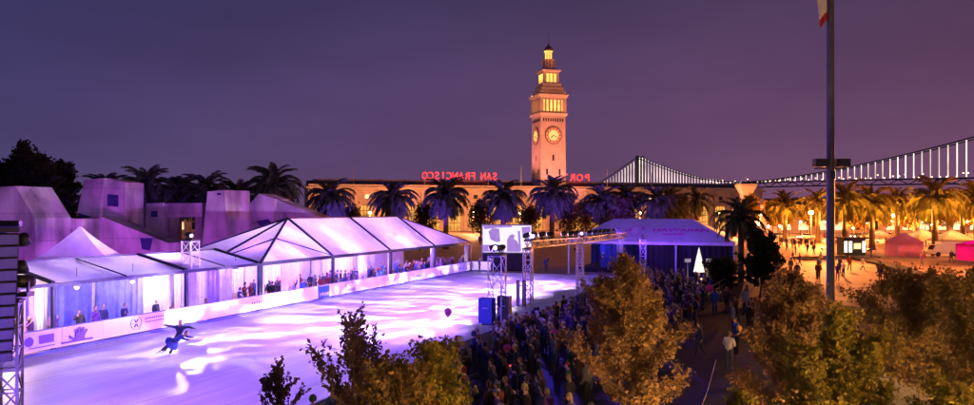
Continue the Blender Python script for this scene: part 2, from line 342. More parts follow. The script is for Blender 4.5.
# ------------------------------------------------------------------ ground, water, lawn
g = MB().add([(-900, -60, 0), (900, -60, 0), (900, 345, 0), (-900, 345, 0)], [(0, 1, 2, 3)]).build('ground', 'plaza'); tag(g, kind='structure')
g = MB().add([(-6000, 345, -2.5), (6000, 345, -2.5), (6000, 8000, -2.5), (-6000, 8000, -2.5)], [(0, 1, 2, 3)]).build('bay_water', 'water'); tag(g, kind='structure')
g = MB().box((0, 345.3, -1.5), (1800, .6, 3.0)).build('sea_wall', 'concrete'); tag(g, kind='structure')
def strip(name, mat, poly, z): return tag(MB().add([(x, y, z) for x, y in poly], [tuple(range(len(poly)))]).build(name, mat), kind='structure')
strip('road', 'asphalt', [(-400, 168), (400, 205), (400, 232), (-400, 195)], 0.004)
lanes = MB()
for k in range(-30, 60):
    x = k * 6.0; y = 168 + (x + 400) * 37 / 800 + 13.5
    lanes.bar((x, y, .010), (x + 3, y + 3 * 37 / 800, .010), .15, .003)
tag(lanes.build('lane_markings', 'banner_white'), kind='structure')
strip('lawn', 'lawn', [RP(8, 27)[:2], RP(-30, 27)[:2], RP(-30, 40)[:2], (34, 24), (32, 52), (24, 60), RP(34, 27)[:2]], 0.004)
strip('crowd_shade_sheet', 'rubber', [RP(-20, 20.7)[:2], RP(-20, 31)[:2], RP(56, 31)[:2], RP(56, 20.7)[:2]], 0.013)  # dark sheet added; the gloom under the crowd is in its colour
strip('lawn_path', 'path', [(2, 18), (22, 21), (22, 22.2), (2, 19.6)], 0.009)

# ------------------------------------------------------------------ ice and boards
U0, U1, VW = -13.0, 56.5, 20.5
ice = MB().add([RL(U0, 0, .02), RL(U0, VW, .02), RL(U1, VW, .02), RL(U1, 0, .02)], [(0, 1, 2, 3)]).build('ice', 'ice'); ice.location = RO; ice.rotation_euler.z = RZ; tag(ice, kind='structure')
boards = rthing('rink_boards', 'long white rink boards with adverts and dark kick strip around the ice', 'rink boards')
BH = 1.12
pan_mesh = MB().box((0, 0, BH / 2 + .16), (2.46, .08, BH - .16)).mesh('board_panel', 'board_white')
def side_boards(a, b):
    a = Vector(a); b = Vector(b); L_ = (b - a).length; n = max(1, round(L_ / 2.5)); d = (b - a) / n; rz = math.atan2(d.y, d.x)
    for k in range(n):
        p = link('board_panel', pan_mesh, boards); p.location = a + d * (k + .5); p.rotation_euler.z = rz; p.scale.x = (d.length - .02) / 2.46
    kk = MB().bar(a + Vector((0, 0, .085)), b + Vector((0, 0, .085)), .11, .15).build('kick_strip', 'board_rail', boards)
    MB().bar(a + Vector((0, 0, BH + .10)), b + Vector((0, 0, BH + .10)), .10, .04).build('top_rail', 'board_rail', boards)
c = [RL(U0, -.06), RL(U1, -.06), RL(U1, VW + .06), RL(U0, VW + .06)]
side_boards(c[0], c[1]); side_boards(c[3], c[2]); side_boards(c[0], c[3])
side_boards(RL(U1 + .1, 0), RL(U1 + .1, 2.4))
def banner(u, wd, z0, z1, mat, extra=None):
    b_ = MB().box((u, -0.012 + .0, (z0 + z1) / 2), (wd, .02, z1 - z0)).build('advert_banner', mat, boards); b_.location.y = 0.0
    b_.location.y = -0.004
    if extra: extra(b_, u, wd, z0, z1)
    return b_
def squiggle(mat):
    def f(par, u, wd, z0, z1):
        q = MB(); n = 7; rr = random.Random(int(u * 10))
        for row in (0, 1):
            zc = z0 + (z1 - z0) * (.34 if row else .2); hh = (.16 if row else .07)
            for k in range(n):
                q.box((u - wd * .36 + wd * .72 * k / (n - 1), -.026, zc + rr.uniform(-.02, .02)), (wd * .06, .006, hh * rr.uniform(.6, 1.2)))
        q.build('print_mark', mat, par)
    return f
def framed(mat, inner):
    def f(par, u, wd, z0, z1):
        MB().box((u, -.026, (z0 + z1) / 2 + .1), (wd * .8, .006, (z1 - z0) * .5)).build('print_panel', inner, par)
        squiggle(mat)(par, u, wd, z0, z1)
    return f
banner(21.8, 1.55, .25, 1.15, 'banner_grey', squiggle('banner_white'))
banner(25.5, 1.55, .25, 1.15, 'banner_blue', squiggle('banner_white'))
banner(29.5, 1.55, .25, 1.12, 'banner_grey', framed('banner_purple', 'banner_white'))
banner(36.8, 1.5, .45, 1.05, 'banner_grey', squiggle('banner_white'))
banner(42.4, 1.5, .45, 1.05, 'banner_white', squiggle('banner_blue'))
banner(48.5, 1.3, .5, 1.05, 'banner_grey', squiggle('banner_white'))
banner(53.0, 1.3, .5, 1.05, 'banner_white', squiggle('banner_blue'))
banner(17.4, 2.0, .7, .95, 'banner_white', squiggle('banner_purple'))
# snowflake roundel and lettering-like print
q = MB()
for k in range(6):
    a = math.pi * k / 3; q.bar((6.6 + .06 * math.cos(a), -.02, .78 + .06 * math.sin(a)), (6.6 + .26 * math.cos(a), -.02, .78 + .26 * math.sin(a)), .07, .012)
for k in range(24):
    a = math.pi * k / 12; b2 = math.pi * (k + 1) / 12
    q.bar((6.6 + .38 * math.cos(a), -.02, .78 + .38 * math.sin(a)), (6.6 + .38 * math.cos(b2), -.02, .78 + .38 * math.sin(b2)), .035, .012)
for k in range(9): q.box((7.3 + k * .16, -.02, .95), (.09, .01, .08)); q.box((7.3 + k * .16, -.02, .75), (.09, .01, .06))
q.build('snowflake_print', 'banner_purple', boards)
# rising hand print
q = MB(); hx = 2.8
q.prism([(hx - 1.0, -.02, .36), (hx + .9, -.02, .36), (hx + .9, -.02, .46), (hx - 1.0, -.02, .46)], (0, -.008, 0))
q.prism([(hx - .32, -.02, .46), (hx + .42, -.02, .46), (hx + .36, -.02, .72), (hx - .12, -.02, .72)], (0, -.008, 0))
for (x0, z0, x1, z1, w0) in ((-.28, .5, -.55, .72, .12), (-.08, .68, -.14, 1.02, .13), (.07, .7, .08, 1.10, .13), (.22, .7, .32, 1.06, .12), (.34, .64, .55, .92, .11)):
    q.bar((hx + x0, -.028, z0), (hx + x1, -.028, z1), .01, w0)
q.build('hand_print', 'banner_purple', boards)
q = MB(); q.prism([(.05 + .24 * math.cos(a * .524), -.02, .75 + .24 * math.sin(a * .524)) for a in range(12)], (0, -.008, 0)); q.box((1.0, -.02, .78), (.8, .01, .42)); q.box((.75, -.02, .42), (1.4, .01, .05)); q.build('emblem_print', 'banner_purple', boards)

# ------------------------------------------------------------------ long tents beside the rink
EZ, RGZ = 3.35, 6.45          # eave and ridge height
tent = rthing('frame_tent', 'long white hip roofed frame tent glowing violet over the spectators', 'tent')
VF, VR_, VB = -0.75, -5.2, -9.7
us = [18.6, 28.0, 38.0, 48.0, 58.0]
def panel(par, a, b, c_, d, sag=.2, mat='tent_white', n=8): return MB().patch(a, b, c_, d, n, n, sag).build('roof_panel', mat, par, True)
A = lambda u, v, z: RL(u, v, z)
for i in range(1, 3):
    panel(tent, A(us[i], VF, EZ), A(us[i + 1], VF, EZ), A(us[i + 1], VR_, RGZ), A(us[i], VR_, RGZ))
    panel(tent, A(us[i], VB, EZ), A(us[i + 1], VB, EZ), A(us[i + 1], VR_, RGZ), A(us[i], VR_, RGZ))
for (ua, ub) in ((us[0], us[1]), (us[4], us[3])):
    panel(tent, A(ua, VF, EZ), A(ub, VF, EZ), A(ub, VR_, RGZ), A(ub, VR_, RGZ), .1)
    panel(tent, A(ua, VB, EZ), A(ub, VB, EZ), A(ub, VR_, RGZ), A(ub, VR_, RGZ), .1)
    panel(tent, A(ua, VF, EZ), A(ua, VB, EZ), A(ub, VR_, RGZ), A(ub, VR_, RGZ), .1)
def lift(p, dz): return (p[0], p[1], p[2] + dz)
for i, u in enumerate(us):
    if 1 <= i <= 3:
        MB().bar(A(u, VF - .02, EZ + .05), A(u, VR_, RGZ + .05), .22, .14).build('rafter', 'tent_frame', tent)
        MB().bar(A(u, VB, EZ + .05), A(u, VR_, RGZ + .05), .2, .14).build('rafter', 'tent_frame', tent)
    for v in (VF, VB):
        MB().box(A(u, v, EZ / 2), (.2, .2, EZ)).build('leg', 'tent_frame', tent)
for (ua, ub) in ((us[0], us[1]), (us[4], us[3])):
    for v in (VF, VB): MB().bar(A(ua, v, EZ + .05), A(ub, VR_, RGZ + .05), .17, .12).build('rafter', 'tent_frame', tent)
    MB().bar(A(ua, VR_, EZ + .05), A(ub, VR_, RGZ + .05), .15, .12).build('rafter', 'tent_frame', tent)
mid = A((us[0] + us[1]) / 2, (VF + VR_) / 2, (EZ + RGZ) / 2 + .06)
MB().bar(mid, A(us[1], VF, EZ + .05), .10, .08).build('brace', 'tent_frame', tent)
MB().bar(mid, A(us[0], VR_, EZ + .05), .10, .08).build('brace', 'tent_frame', tent)
MB().bar(A(us[1], VR_, RGZ + .03), A(us[3], VR_, RGZ + .03), .14, .1).build('ridge_beam', 'tent_frame', tent)
for v in (VF, VB): MB().bar(A(us[0], v, EZ - .05), A(us[4], v, EZ - .05), .16, .26).build('eave_beam', 'tent_frame', tent)
for u in (us[0], us[4]): MB().bar(A(u, VF, EZ - .08), A(u, VB, EZ - .08), .16, .2).build('eave_beam', 'tent_frame', tent)
def drape(par, a, b, z0, z1, amp=.07, wave=.32, name='drape', mat='drape', seed=0):
    a = Vector(a); b = Vector(b); d = b - a; L_ = d.length; d.normalize(); nrm = Vector((-d.y, d.x, 0)); n = max(6, int(L_ / .07)); rr = random.Random(seed)
    ph = rr.uniform(0, 6); vs = []; fs = []
    for i in range(n + 1):
        s_ = L_ * i / n
        off = amp * (math.sin(s_ * 6.28 / wave + ph) + .5 * math.sin(s_ * 6.28 / (wave * 2.7) + 2 * ph))
        for j, z in enumerate((z0, (z0 * .6 + z1 * .4), z1)):
            p = a + d * s_ + nrm * off * (1.0, .8, .45)[j]; vs.append((p.x, p.y, z))
    for i in range(n):
        for j in range(2): fs.append((i * 3 + j, i * 3 + 3 + j, i * 3 + 4 + j, i * 3 + 1 + j))
    return MB().add(vs, fs).build(name, mat, par, True)
# back wall, draped legs
for k in range(10): drape(tent, A(us[0] + k * 3.94, VB + .1, 0), A(us[0] + (k + 1) * 3.94 - .05, VB + .1, 0), 0.02, EZ - .1, .05, .6, seed=k)
for (u, wd) in ((19.0, 1.0), (22.6, 2.4), (33.4, 1.5), (38.4, .9), (48.2, 1.3), (57.6, 1.0)):
    drape(tent, A(u - wd / 2, VF - .35, 0), A(u + wd / 2, VF - .35, 0), 0.03, EZ - .2, .10, .28, seed=int(u))
# low tent
low = rthing('low_tent', 'low flat pitched white tent with draped curtains behind the near boards', 'tent')
lus = [-12.0, -7.3, 2.0, 11.3, 18.4]; LV, LR, LB, LZ = -0.75, -4.6, -8.2, 4.25
for i in range(4):
    panel(low, A(lus[i], LV, EZ), A(lus[i + 1], LV, EZ), A(lus[i + 1], LR, LZ), A(lus[i], LR, LZ), .10, 'tent_solid')
    panel(low, A(lus[i], LB, EZ), A(lus[i + 1], LB, EZ), A(lus[i + 1], LR, LZ), A(lus[i], LR, LZ), .10, 'tent_solid')
for u in lus:
    MB().bar(A(u, LV - .02, EZ + .06), A(u, LR, LZ + .06), .24, .14).build('rafter', 'tent_frame', low)
    MB().bar(A(u, LB, EZ + .06), A(u, LR, LZ + .06), .24, .14).build('rafter', 'tent_frame', low)
    for v in (LV, LB): MB().box(A(u, v, EZ / 2 - .02), (.18, .18, EZ - .04)).build('leg', 'tent_frame', low)
for k in range(len(lus) - 1):
    um = (lus[k] + lus[k + 1]) / 2; MB().bar(A(um, LV, EZ + .05), A(um, LR, LZ + .05), .07, .06).build('purlin', 'tent_frame', low)
MB().bar(A(lus[0], LR, LZ + .05), A(lus[-1], LR, LZ + .05), .1, .1).build('ridge_beam', 'tent_frame', low)
for v in (LV, LB): MB().bar(A(lus[0], v, EZ - .05), A(lus[-1], v, EZ - .05), .14, .18).build('eave_beam', 'tent_frame', low)
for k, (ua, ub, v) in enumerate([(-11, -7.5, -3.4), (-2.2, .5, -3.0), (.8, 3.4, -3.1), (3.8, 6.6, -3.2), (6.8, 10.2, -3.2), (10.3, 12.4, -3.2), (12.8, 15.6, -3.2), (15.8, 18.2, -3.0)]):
    drape(low, A(ua, v, 0), A(ub, v, 0), .03, EZ + .05, .12, .46, mat={2: 'drape_violet_lit', 3: 'drape_blue_lit', 4: 'drape_blue_lit', 7: 'drape_violet_lit'}.get(k, 'drape'), seed=40 + k)
for k, (ua, ub) in enumerate([(1.2, 1.9), (11.4, 12.6), (14.6, 15.8)]): drape(low, A(ua, LV - .3, 0), A(ub, LV - .3, 0), 1.0, EZ - .1, .09, .25, seed=60 + k)
for k in range(6): drape(low, A(-12 + k * 5, LB + .1, 0), A(-7.1 + k * 5, LB + .1, 0), .03, EZ - .1, .06, .7, seed=70 + k)
# lamps hanging in the tents
VIO = (0.36, 0.14, 1.0); WHI = (0.74, 0.46, 1.0); BLU = (0.16, 0.14, 1.0)
def tent_lamp(u, v, z, power, col, label, top):
    t_ = rthing('hanging_lamp', label, 'lamp', 'lamps hanging in the rinkside tents')
    MB().lathe([(.03, .28), (.16, .16), (.22, 0.02), (.20, 0.0)], 10, A(u, v, z)).build('lamp_shade', 'grey_paint', t_)
    MB().lathe([(.02, -.16), (.11, -.10), (.13, -.04), (.08, 0.0)], 10, A(u, v, z - .02)).build('bulb', 'lamp_violet' if col[0] < .8 else 'lamp_white', t_)
    MB().bar(A(u, v, z + .27), A(u, v, top), .02).build('cord', 'dark_metal', t_)
    point(t_, A(u, v, z - .45), power, col, .3)
LBL = 'bell shaped lamp hanging from the glowing tent roof over the spectators'
def roofz(v): return EZ + (RGZ - EZ) * min(abs(v - VF), abs(v - VB)) / 4.45 - .1
for (u, v, p, c_) in ((23, -3.2, 620, VIO), (27, -7.2, 500, WHI), (33, -3.0, 620, VIO), (33, -7.0, 620, WHI), (43, -3.0, 600, VIO), (43, -7.0, 600, WHI), (51, -4.2, 600, VIO)):
    tent_lamp(u, v, 3.35, p * (2.1 if v > -5 else 3.0), c_, LBL, roofz(v))
for (u, v, p, c_) in ((.5, -2.4, 900, (1.0, .66, .6)), (4.2, -1.7, 200, BLU), (4.5, -5.4, 110, VIO), (11.4, -4.4, 620, WHI), (14.6, -4.6, 420, WHI), (8.0, -1.7, 190, BLU), (17.2, -1.8, 90, BLU)):
    tent_lamp(u, v, 3.0, p * 1.8, c_, 'bell shaped lamp hanging under the low tent by the curtains', LZ - .25)

# peaked marquee behind the low tent
pk = thing('peaked_marquee', 'small white marquee with one sharp peak behind the low tent', 'tent', (gx(80, 53), 53.0, 0), R(14))
h = 3.7; q = MB(); n = 14; vs = []; fs = []
prof = [(1 - (k / 10.0), k / 10.0) for k in range(11)]
for i in range(4):
    a0 = math.pi / 4 + i * math.pi / 2; a1 = a0 + math.pi / 2
    q = MB(); vs = []; fs = []
    for k in range(11):
        t_ = k / 10; r_ = 5.1 * (1 - t_) + .05; z = 3.25 + 2.75 * (t_ ** 1.55)
        for j in range(9):
            s_ = j / 8; x = r_ * (math.cos(a0) * (1 - s_) + math.cos(a1) * s_); y = r_ * (math.sin(a0) * (1 - s_) + math.sin(a1) * s_); vs.append((x, y, z))
    for k in range(10):
        for j in range(8): fs.append((k * 9 + j, k * 9 + j + 1, k * 9 + 10 + j, k * 9 + 9 + j))
    q.add(vs, fs).build('roof_panel', 'tent_solid', pk, True)
    p0 = Vector((5.1 * math.cos(a0), 5.1 * math.sin(a0), 3.25)); p1 = Vector((5.1 * math.cos(a1), 5.1 * math.sin(a1), 3.25))
    MB().bar(p0 - Vector((0, 0, .17)), p1 - Vector((0, 0, .17)), .03, .34).build('valance', 'tent_solid', pk)
    MB().box((p0.x * .98, p0.y * .98, 1.6), (.1, .1, 3.2)).build('leg', 'steel', pk)

# ------------------------------------------------------------------ concrete fountain behind the tents
cm_ = MATS['concrete'].node_tree; bk = cm_.nodes.new('ShaderNodeTexBrick'); bk.inputs['Scale'].default_value = 1.0; bk.inputs['Brick Width'].default_value = 5.2; bk.inputs['Row Height'].default_value = 2.3; bk.inputs['Mortar Size'].default_value = .03; bk.inputs['Mortar Smooth'].default_value = .4
bk.inputs['Color1'].default_value = (1, 1, 1, 1); bk.inputs['Color2'].default_value = (.82, .82, .84, 1); bk.inputs['Mortar'].default_value = (.55, .55, .56, 1)
tcx = [n for n in cm_.nodes if n.type == 'TEX_COORD'][0]; mpx = cm_.nodes.new('ShaderNodeMapping'); mpx.inputs['Rotation'].default_value = (R(90), R(8), 0); cm_.links.new(tcx.outputs['Object'], mpx.inputs[0]); cm_.links.new(mpx.outputs[0], bk.inputs[0])
mxx = cm_.nodes.new('ShaderNodeMix'); mxx.data_type = 'RGBA'; mxx.blend_type = 'MULTIPLY'; mxx.inputs[0].default_value = 1
pr = [n for n in cm_.nodes if n.type == 'BSDF_PRINCIPLED'][0]; vr = [n for n in cm_.nodes if n.type == 'VALTORGB'][0]; cm_.links.new(vr.outputs[0], mxx.inputs[6]); cm_.links.new(bk.outputs[0], mxx.inputs[7]); cm_.links.new(mxx.outputs[2], pr.inputs['Base Color'])
pmat('mouth_shade', (0.012, 0.012, 0.07), .9, var=.5, scale=1.5)  # dark blue shade of the hollow tubes, coloured onto flat panels
fnt = thing('concrete_fountain', 'angular fountain of huge square concrete tubes lit violet behind the tents', 'fountain', (0, 0, 0))
def arm(Y, poly, depth, dx=0.0, name='concrete_arm', inset=None, dY2=None):
    pts = [Vector((gx(px, Y), Y, gz(py, Y))) for px, py in poly]
    pts = [Vector((p.x, p.y, max(0.0, p.z))) for p in pts]
    o_ = MB().prism([tuple(p) for p in pts], (dx, depth, 0)).build(name, 'concrete', fnt)
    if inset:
        ip = [Vector((gx(px, Y), Y - .03, gz(py, Y))) for px, py in inset]; MB().prism([tuple(p) for p in ip], (0, .06, 0)).build('mouth_shade_panel', 'mouth_shade', o_)
    return o_
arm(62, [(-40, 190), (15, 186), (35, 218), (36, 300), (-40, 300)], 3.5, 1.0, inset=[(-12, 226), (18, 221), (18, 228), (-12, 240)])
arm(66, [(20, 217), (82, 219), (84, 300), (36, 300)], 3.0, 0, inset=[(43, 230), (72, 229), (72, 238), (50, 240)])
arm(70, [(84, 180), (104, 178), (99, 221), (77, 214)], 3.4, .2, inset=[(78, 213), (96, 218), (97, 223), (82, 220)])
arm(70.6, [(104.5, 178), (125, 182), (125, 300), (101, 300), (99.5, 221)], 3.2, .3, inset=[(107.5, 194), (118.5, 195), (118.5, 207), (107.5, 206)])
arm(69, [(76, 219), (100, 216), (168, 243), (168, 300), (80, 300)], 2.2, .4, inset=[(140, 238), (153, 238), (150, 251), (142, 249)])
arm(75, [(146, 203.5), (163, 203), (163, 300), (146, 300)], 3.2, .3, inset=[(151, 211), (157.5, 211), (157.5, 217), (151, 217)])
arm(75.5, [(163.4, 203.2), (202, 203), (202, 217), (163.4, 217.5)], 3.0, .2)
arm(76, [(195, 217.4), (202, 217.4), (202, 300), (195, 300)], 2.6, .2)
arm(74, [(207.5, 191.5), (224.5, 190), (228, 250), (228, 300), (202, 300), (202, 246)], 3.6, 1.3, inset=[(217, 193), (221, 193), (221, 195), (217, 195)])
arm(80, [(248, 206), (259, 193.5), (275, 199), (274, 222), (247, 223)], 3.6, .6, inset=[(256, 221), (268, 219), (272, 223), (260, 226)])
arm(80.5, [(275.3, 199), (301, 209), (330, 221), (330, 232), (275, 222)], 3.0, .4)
arm(81.5, [(250, 223.2), (262, 223.2), (262, 300), (250, 300)], 2.5, .2); arm(81.5, [(318, 224), (330, 226), (330, 300), (318, 300)], 2.4, .2)
def flood(x, y, tx, ty, tz, power, col, label, ang=80, z=.5, group=None, gobo=None, mat='lamp_violet'):
    t_ = thing('assumed_flood_light', label, 'floodlight', (x, y, 0), 0, group)
    d = Vector((tx - x, ty - y, tz - z)).normalized(); p = Vector((0, 0, z))
    MB().bar(p - d * .2, p + d * .12, .42, .34).build('lamp_housing', 'dark_metal', t_)
    MB().bar(p + d * .121, p + d * .135, .36, .28).build('lens', mat, t_)
    if z < 3: MB().box((0, 0, max(.05, (z - .2) / 2)), (.1, .1, max(.1, z - .15))).build('bracket', 'dark_metal', t_)
    spot(t_, p + d * .25, d, power, col, ang, .6, .2, gobo)
    return t_
PUR = (0.60, 0.08, 1.0)
FG = 'assumed floodlights aimed at the concrete fountain'
FLB = 'assumed unseen small box floodlight on the ground aimed up at the concrete fountain'
for (x, y, tx, ty, tz, p) in ((gx(20, 55), 55, gx(0, 62), 63, 7, 2600), (gx(70, 59.5), 59.5, gx(85, 70), 71, 7, 2600), (gx(128, 60), 60, gx(125, 70), 71, 7, 2400), (gx(178, 62), 62, gx(175, 75), 76, 6, 2400), (gx(222, 64), 64, gx(216, 74), 75, 7, 2300), (gx(270, 71), 71, gx(275, 80), 81, 7, 2600)):
    flood(x, y, tx, ty, tz, p * 1.25, PUR, FLB, 72, .5, FG)  # hidden floods, assumed from the violet light on the concrete

# ------------------------------------------------------------------ truss towers, lights, loudspeakers
def truss_tower(loc, hgt, wd, label, rz=RZ, bar_=.05, mat='steel', step=.55, group=None):
    t_ = thing('truss_tower', label, 'truss tower', loc, rz, group); h2 = wd / 2
    for sx in (-1, 1):
        for sy in (-1, 1): MB().box((sx * h2, sy * h2, hgt / 2 + .03), (bar_, bar_, hgt - .06)).build('chord', mat, t_)
    q_ = MB(); n = int(hgt / step)
    cs = [(-h2, -h2), (h2, -h2), (h2, h2), (-h2, h2)]
    for i in range(4):
        a, b_ = cs[i], cs[(i + 1) % 4]
        for k in range(n):
            z0, z1 = .1 + k * (hgt - .15) / n, .1 + (k + 1) * (hgt - .15) / n
            aa, bb = (a, b_) if k % 2 else (b_, a)
            q_.bar((*aa, z0), (*bb, z1), bar_ * .7); q_.bar((*a, z1), (*b_, z1), bar_ * .7)
    q_.build('bracing', mat, t_)
    MB().box((0, 0, .03), (wd * 1.9, wd * 1.9, .06)).build('base_plate', mat, t_)
    MB().box((0, 0, hgt + .03), (wd + .1, wd + .1, .06)).build('top_plate', 'dark_metal', t_)
    return t_
T1, T2, T3, T4 = RP(11.2, 21.1), RP(16.8, 21.1), RP(31.5, 20.9), RP(48.4, 20.9)
T1 = (gx(497, 39.5), 39.5, 0); T2 = (gx(528, 45), 45, 0); T3 = (gx(580, 58.5), 58.5, 0); T4 = (gx(620, 74), 74, 0)
truss_tower(T1, 4.75, .72, 'slim steel truss tower carrying two blue lit loudspeakers by the crowd', bar_=.045, step=.9)
truss_tower(T2, 4.8, .46, 'steel truss tower at the near end of the overhead lighting truss')
truss_tower(T3, 4.55, .46, 'steel truss tower under the middle of the overhead lighting truss')
truss_tower(T4, 4.45, .46, 'steel truss tower under the overhead truss beside the stage tent')
T5 = (gx(643, 77), 77, 0); truss_tower(T5, 4.2, .55, 'short steel truss tower with a blue box in front of the stage tent', step=.8)
LT = (gx(9, 17.0), 17.0, 0); T6 = (gx(215, 46.5), 46.5, 0); truss_tower(RP(12.6, -1.6), 5.15, .75, 'white truss tower rising between the tents by the boards', bar_=.05, step=.7, mat='board_white')
tr = thing('overhead_truss', 'horizontal lattice lighting truss spanning three towers over the crowd', 'truss', (0, 0, 0))
def hor_truss(par, a, b_, wd=.4):
    a = Vector(a); b_ = Vector(b_); d = (b_ - a); L_ = d.length; d.normalize(); s_ = Vector((d.y, -d.x, 0)).normalized() * (wd / 2); up = Vector((0, 0, wd / 2)); q_ = MB(); n = int(L_ / .55)
    cs = [-s_ - up, s_ - up, s_ + up, -s_ + up]
    for c_ in cs: MB().bar(a + c_, b_ + c_, .055).build('chord', 'truss_steel', par)
    for i in range(4):
        for k in range(n):
            p, r_ = a + d * (L_ * k / n), a + d * (L_ * (k + 1) / n); c0, c1 = cs[i], cs[(i + 1) % 4]
            if k % 2: c0, c1 = c1, c0
            q_.bar(p + c0, r_ + c1, .038)
    q_.build('bracing', 'truss_steel', par)
tops = [(T2[0], T2[1], 5.08), (T3[0], T3[1], 4.84), (T4[0], T4[1], 4.74)]
hor_truss(tr, tops[0], tops[1]); hor_truss(tr, tops[1], tops[2])
e_ = Vector(tops[2]) - Vector(tops[1]); e_.normalize(); hor_truss(tr, tops[2], Vector(tops[2]) + e_ * 3.0)
MB().bar(Vector(tops[2]) + e_ * 3.0 + Vector((0, 0, -.25)), (T5[0], T5[1], 4.3), .05).build('tie_bar', 'steel', tr)
def stage_light(p, target, power, col, label, ang=50, gobo=None, blend=.4, group='stage lights on the trusses', lens='lamp_violet', rad=.12, hang=False):
    t_ = thing('stage_light', label, 'stage light', p, 0, group); d = (Vector(target) - Vector(p)).normalized(); s_ = 1
    hz = .34
    MB().box((0, 0, .05), (.34, .3, .1)).build('base', 'dark_metal', t_)
    sd = Vector((-d.y, d.x, 0)).normalized() if abs(d.z) < .99 else Vector((1, 0, 0))
    q_ = MB(); q_.bar(sd * .17 + Vector((0, 0, .1)), sd * .17 + Vector((0, 0, hz)), .05); q_.bar(sd * -.17 + Vector((0, 0, .1)), sd * -.17 + Vector((0, 0, hz)), .05); q_.build('yoke', 'dark_metal', t_)
    c_ = Vector((0, 0, hz)); q_ = MB(); q_.tube([c_ - d * .24, c_ - d * .12, c_ + d * .14, c_ + d * .22], [.09, .15, .15, .13], 10); hd = q_.build('head', 'dark_metal', t_, True)
    MB().tube([c_ + d * .221, c_ + d * .235], [.11, .11], 10).build('lens', lens, hd)
    if power: spot(t_, c_ + d * .36, d, power, col, ang, blend, rad, gobo)
    return t_
def along(k, t_): a, b_ = Vector(tops[k]), Vector(tops[k + 1]); p = a.lerp(b_, t_); return (p.x, p.y, p.z + .24)
ICE1 = (0.34, 0.13, 1.0); ICEW = (1.0, 0.76, 0.98)
SL = 'dark moving head stage light standing on the overhead truss'
def wash(p, u, v, pw, label=SL, group='stage lights on the trusses', ang=88, col=ICE1): stage_light(p, RP(u, v), pw * .95, col, label, ang, blend=1.0, group=group)
def pattern(p, u, v, pw, seed, label=SL, group='stage lights on the trusses', ang=84, sc_=8.5): stage_light(p, RP(u, v), pw * 1.0, ICEW, label, ang, gobo=(sc_, seed), blend=1.0, rad=.02, group=group)
wash(along(0, .08), 6, 3, 26000); wash(along(0, .36), 15, 2, 24000); wash(along(0, .64), 22, 2, 24000); wash(along(0, .9), 30, 2, 24000)
wash(along(1, .20), 37, 2, 22000); wash(along(1, .44), 44, 3, 20000); wash(along(1, .66), 50, 4, 16000)
pattern(along(0, .22), 13, 5, 46000, 1.7); pattern(along(0, .78), 22, 5, 46000, 4.2); pattern(along(1, .32), 33, 6, 46000, 8.6); pattern(along(1, .55), 44, 7, 36000, 3.3)
stage_light(along(1, .80), RP(60, 18, 5), 5000, (0.16, 0.05, 1.0), SL, 70)
stage_light(along(1, .93), RP(61, 24, 5), 5000, (0.2, 0.05, 1.0), SL, 70)
pattern((T1[0] - .18, T1[1], 4.82), 7, 2, 10000, 12.3, 'dark moving head stage light on the tower above the blue lit loudspeakers', None, 80)
wash((T1[0] + .2, T1[1] - .05, 4.82), -2, 5, 30000, 'second stage light on the tower above the blue lit loudspeakers, aimed down the ice', None, ang=100)
wash((T2[0], T2[1], 5.32), 12, 3, 20000, 'dark stage light on the near end of the overhead truss', None)
stage_light((T3[0] + .1, T3[1] - .2, 5.08), (5, 40, .5), 7000, (0.10, 0.07, 1.0), 'blue stage light over the middle tower turned on the crowd', 62, group=None, blend=1)
stage_light((T2[0] + .3, T2[1] + .4, 5.30), (2.2, 31, .5), 5000, (0.12, 0.06, 1.0), 'blue stage light near the second tower turned on the crowd', 80, group=None, blend=1)
stage_light((T5[0], T5[1], 4.28), (gx(655, 86), 86, 5.2), 2200, (0.22, 0.05, 1.0), 'stage light on the short tower facing the stage tent roof', 130, group=None, blend=1)
w1 = Vector(RP(12.6, -1.6, 5.22))
pattern(tuple(w1), 4, 12, 7000, 20.1, 'stage light on the white tower between the tents', None, 85)
stage_light((w1.x - .2, w1.y + .22, w1.z), (gx(75, 54), 54, 4.5), 7000, (.5, .16, 1), 'stage light on the white tower turned back on the peaked marquee', 110, group=None, blend=1)
stage_light((LT[0] + .2, LT[1] + .2, 5.1), (gx(493, 39), 39, 1.8), 16000, (.08, .06, 1), 'blue stage light on the line array tower turned on the loudspeakers', 26, group=None, blend=1)
wash((LT[0], LT[1], 5.1), 9, 7, 26000, 'stage light on top of the line array tower', None, 80)
stage_light((T2[0] - .1, T2[1] - .6, 5.30), (gx(831, 38), 38, 12), 9000, (.22, .08, 1), 'blue stage light near the second tower turned on the flag pole', 80, group=None, blend=1)
stage_light((T1[0], T1[1] - .3, 4.82), (gx(5, 16.4), 16.4, 5.2), 26000, (.3, .1, 1), 'stage light above the blue lit loudspeakers turned on the line array', 22, group=None, blend=1)
stage_light((-9.6, 12.0, 0.02), (gx(5, 16.4), 16.4, 5.2), 2600, (.25, .1, 1), 'added violet uplight out of view on the ground below the line array', 60, group=None, blend=1)  # unseen lamp added to turn the line array violet
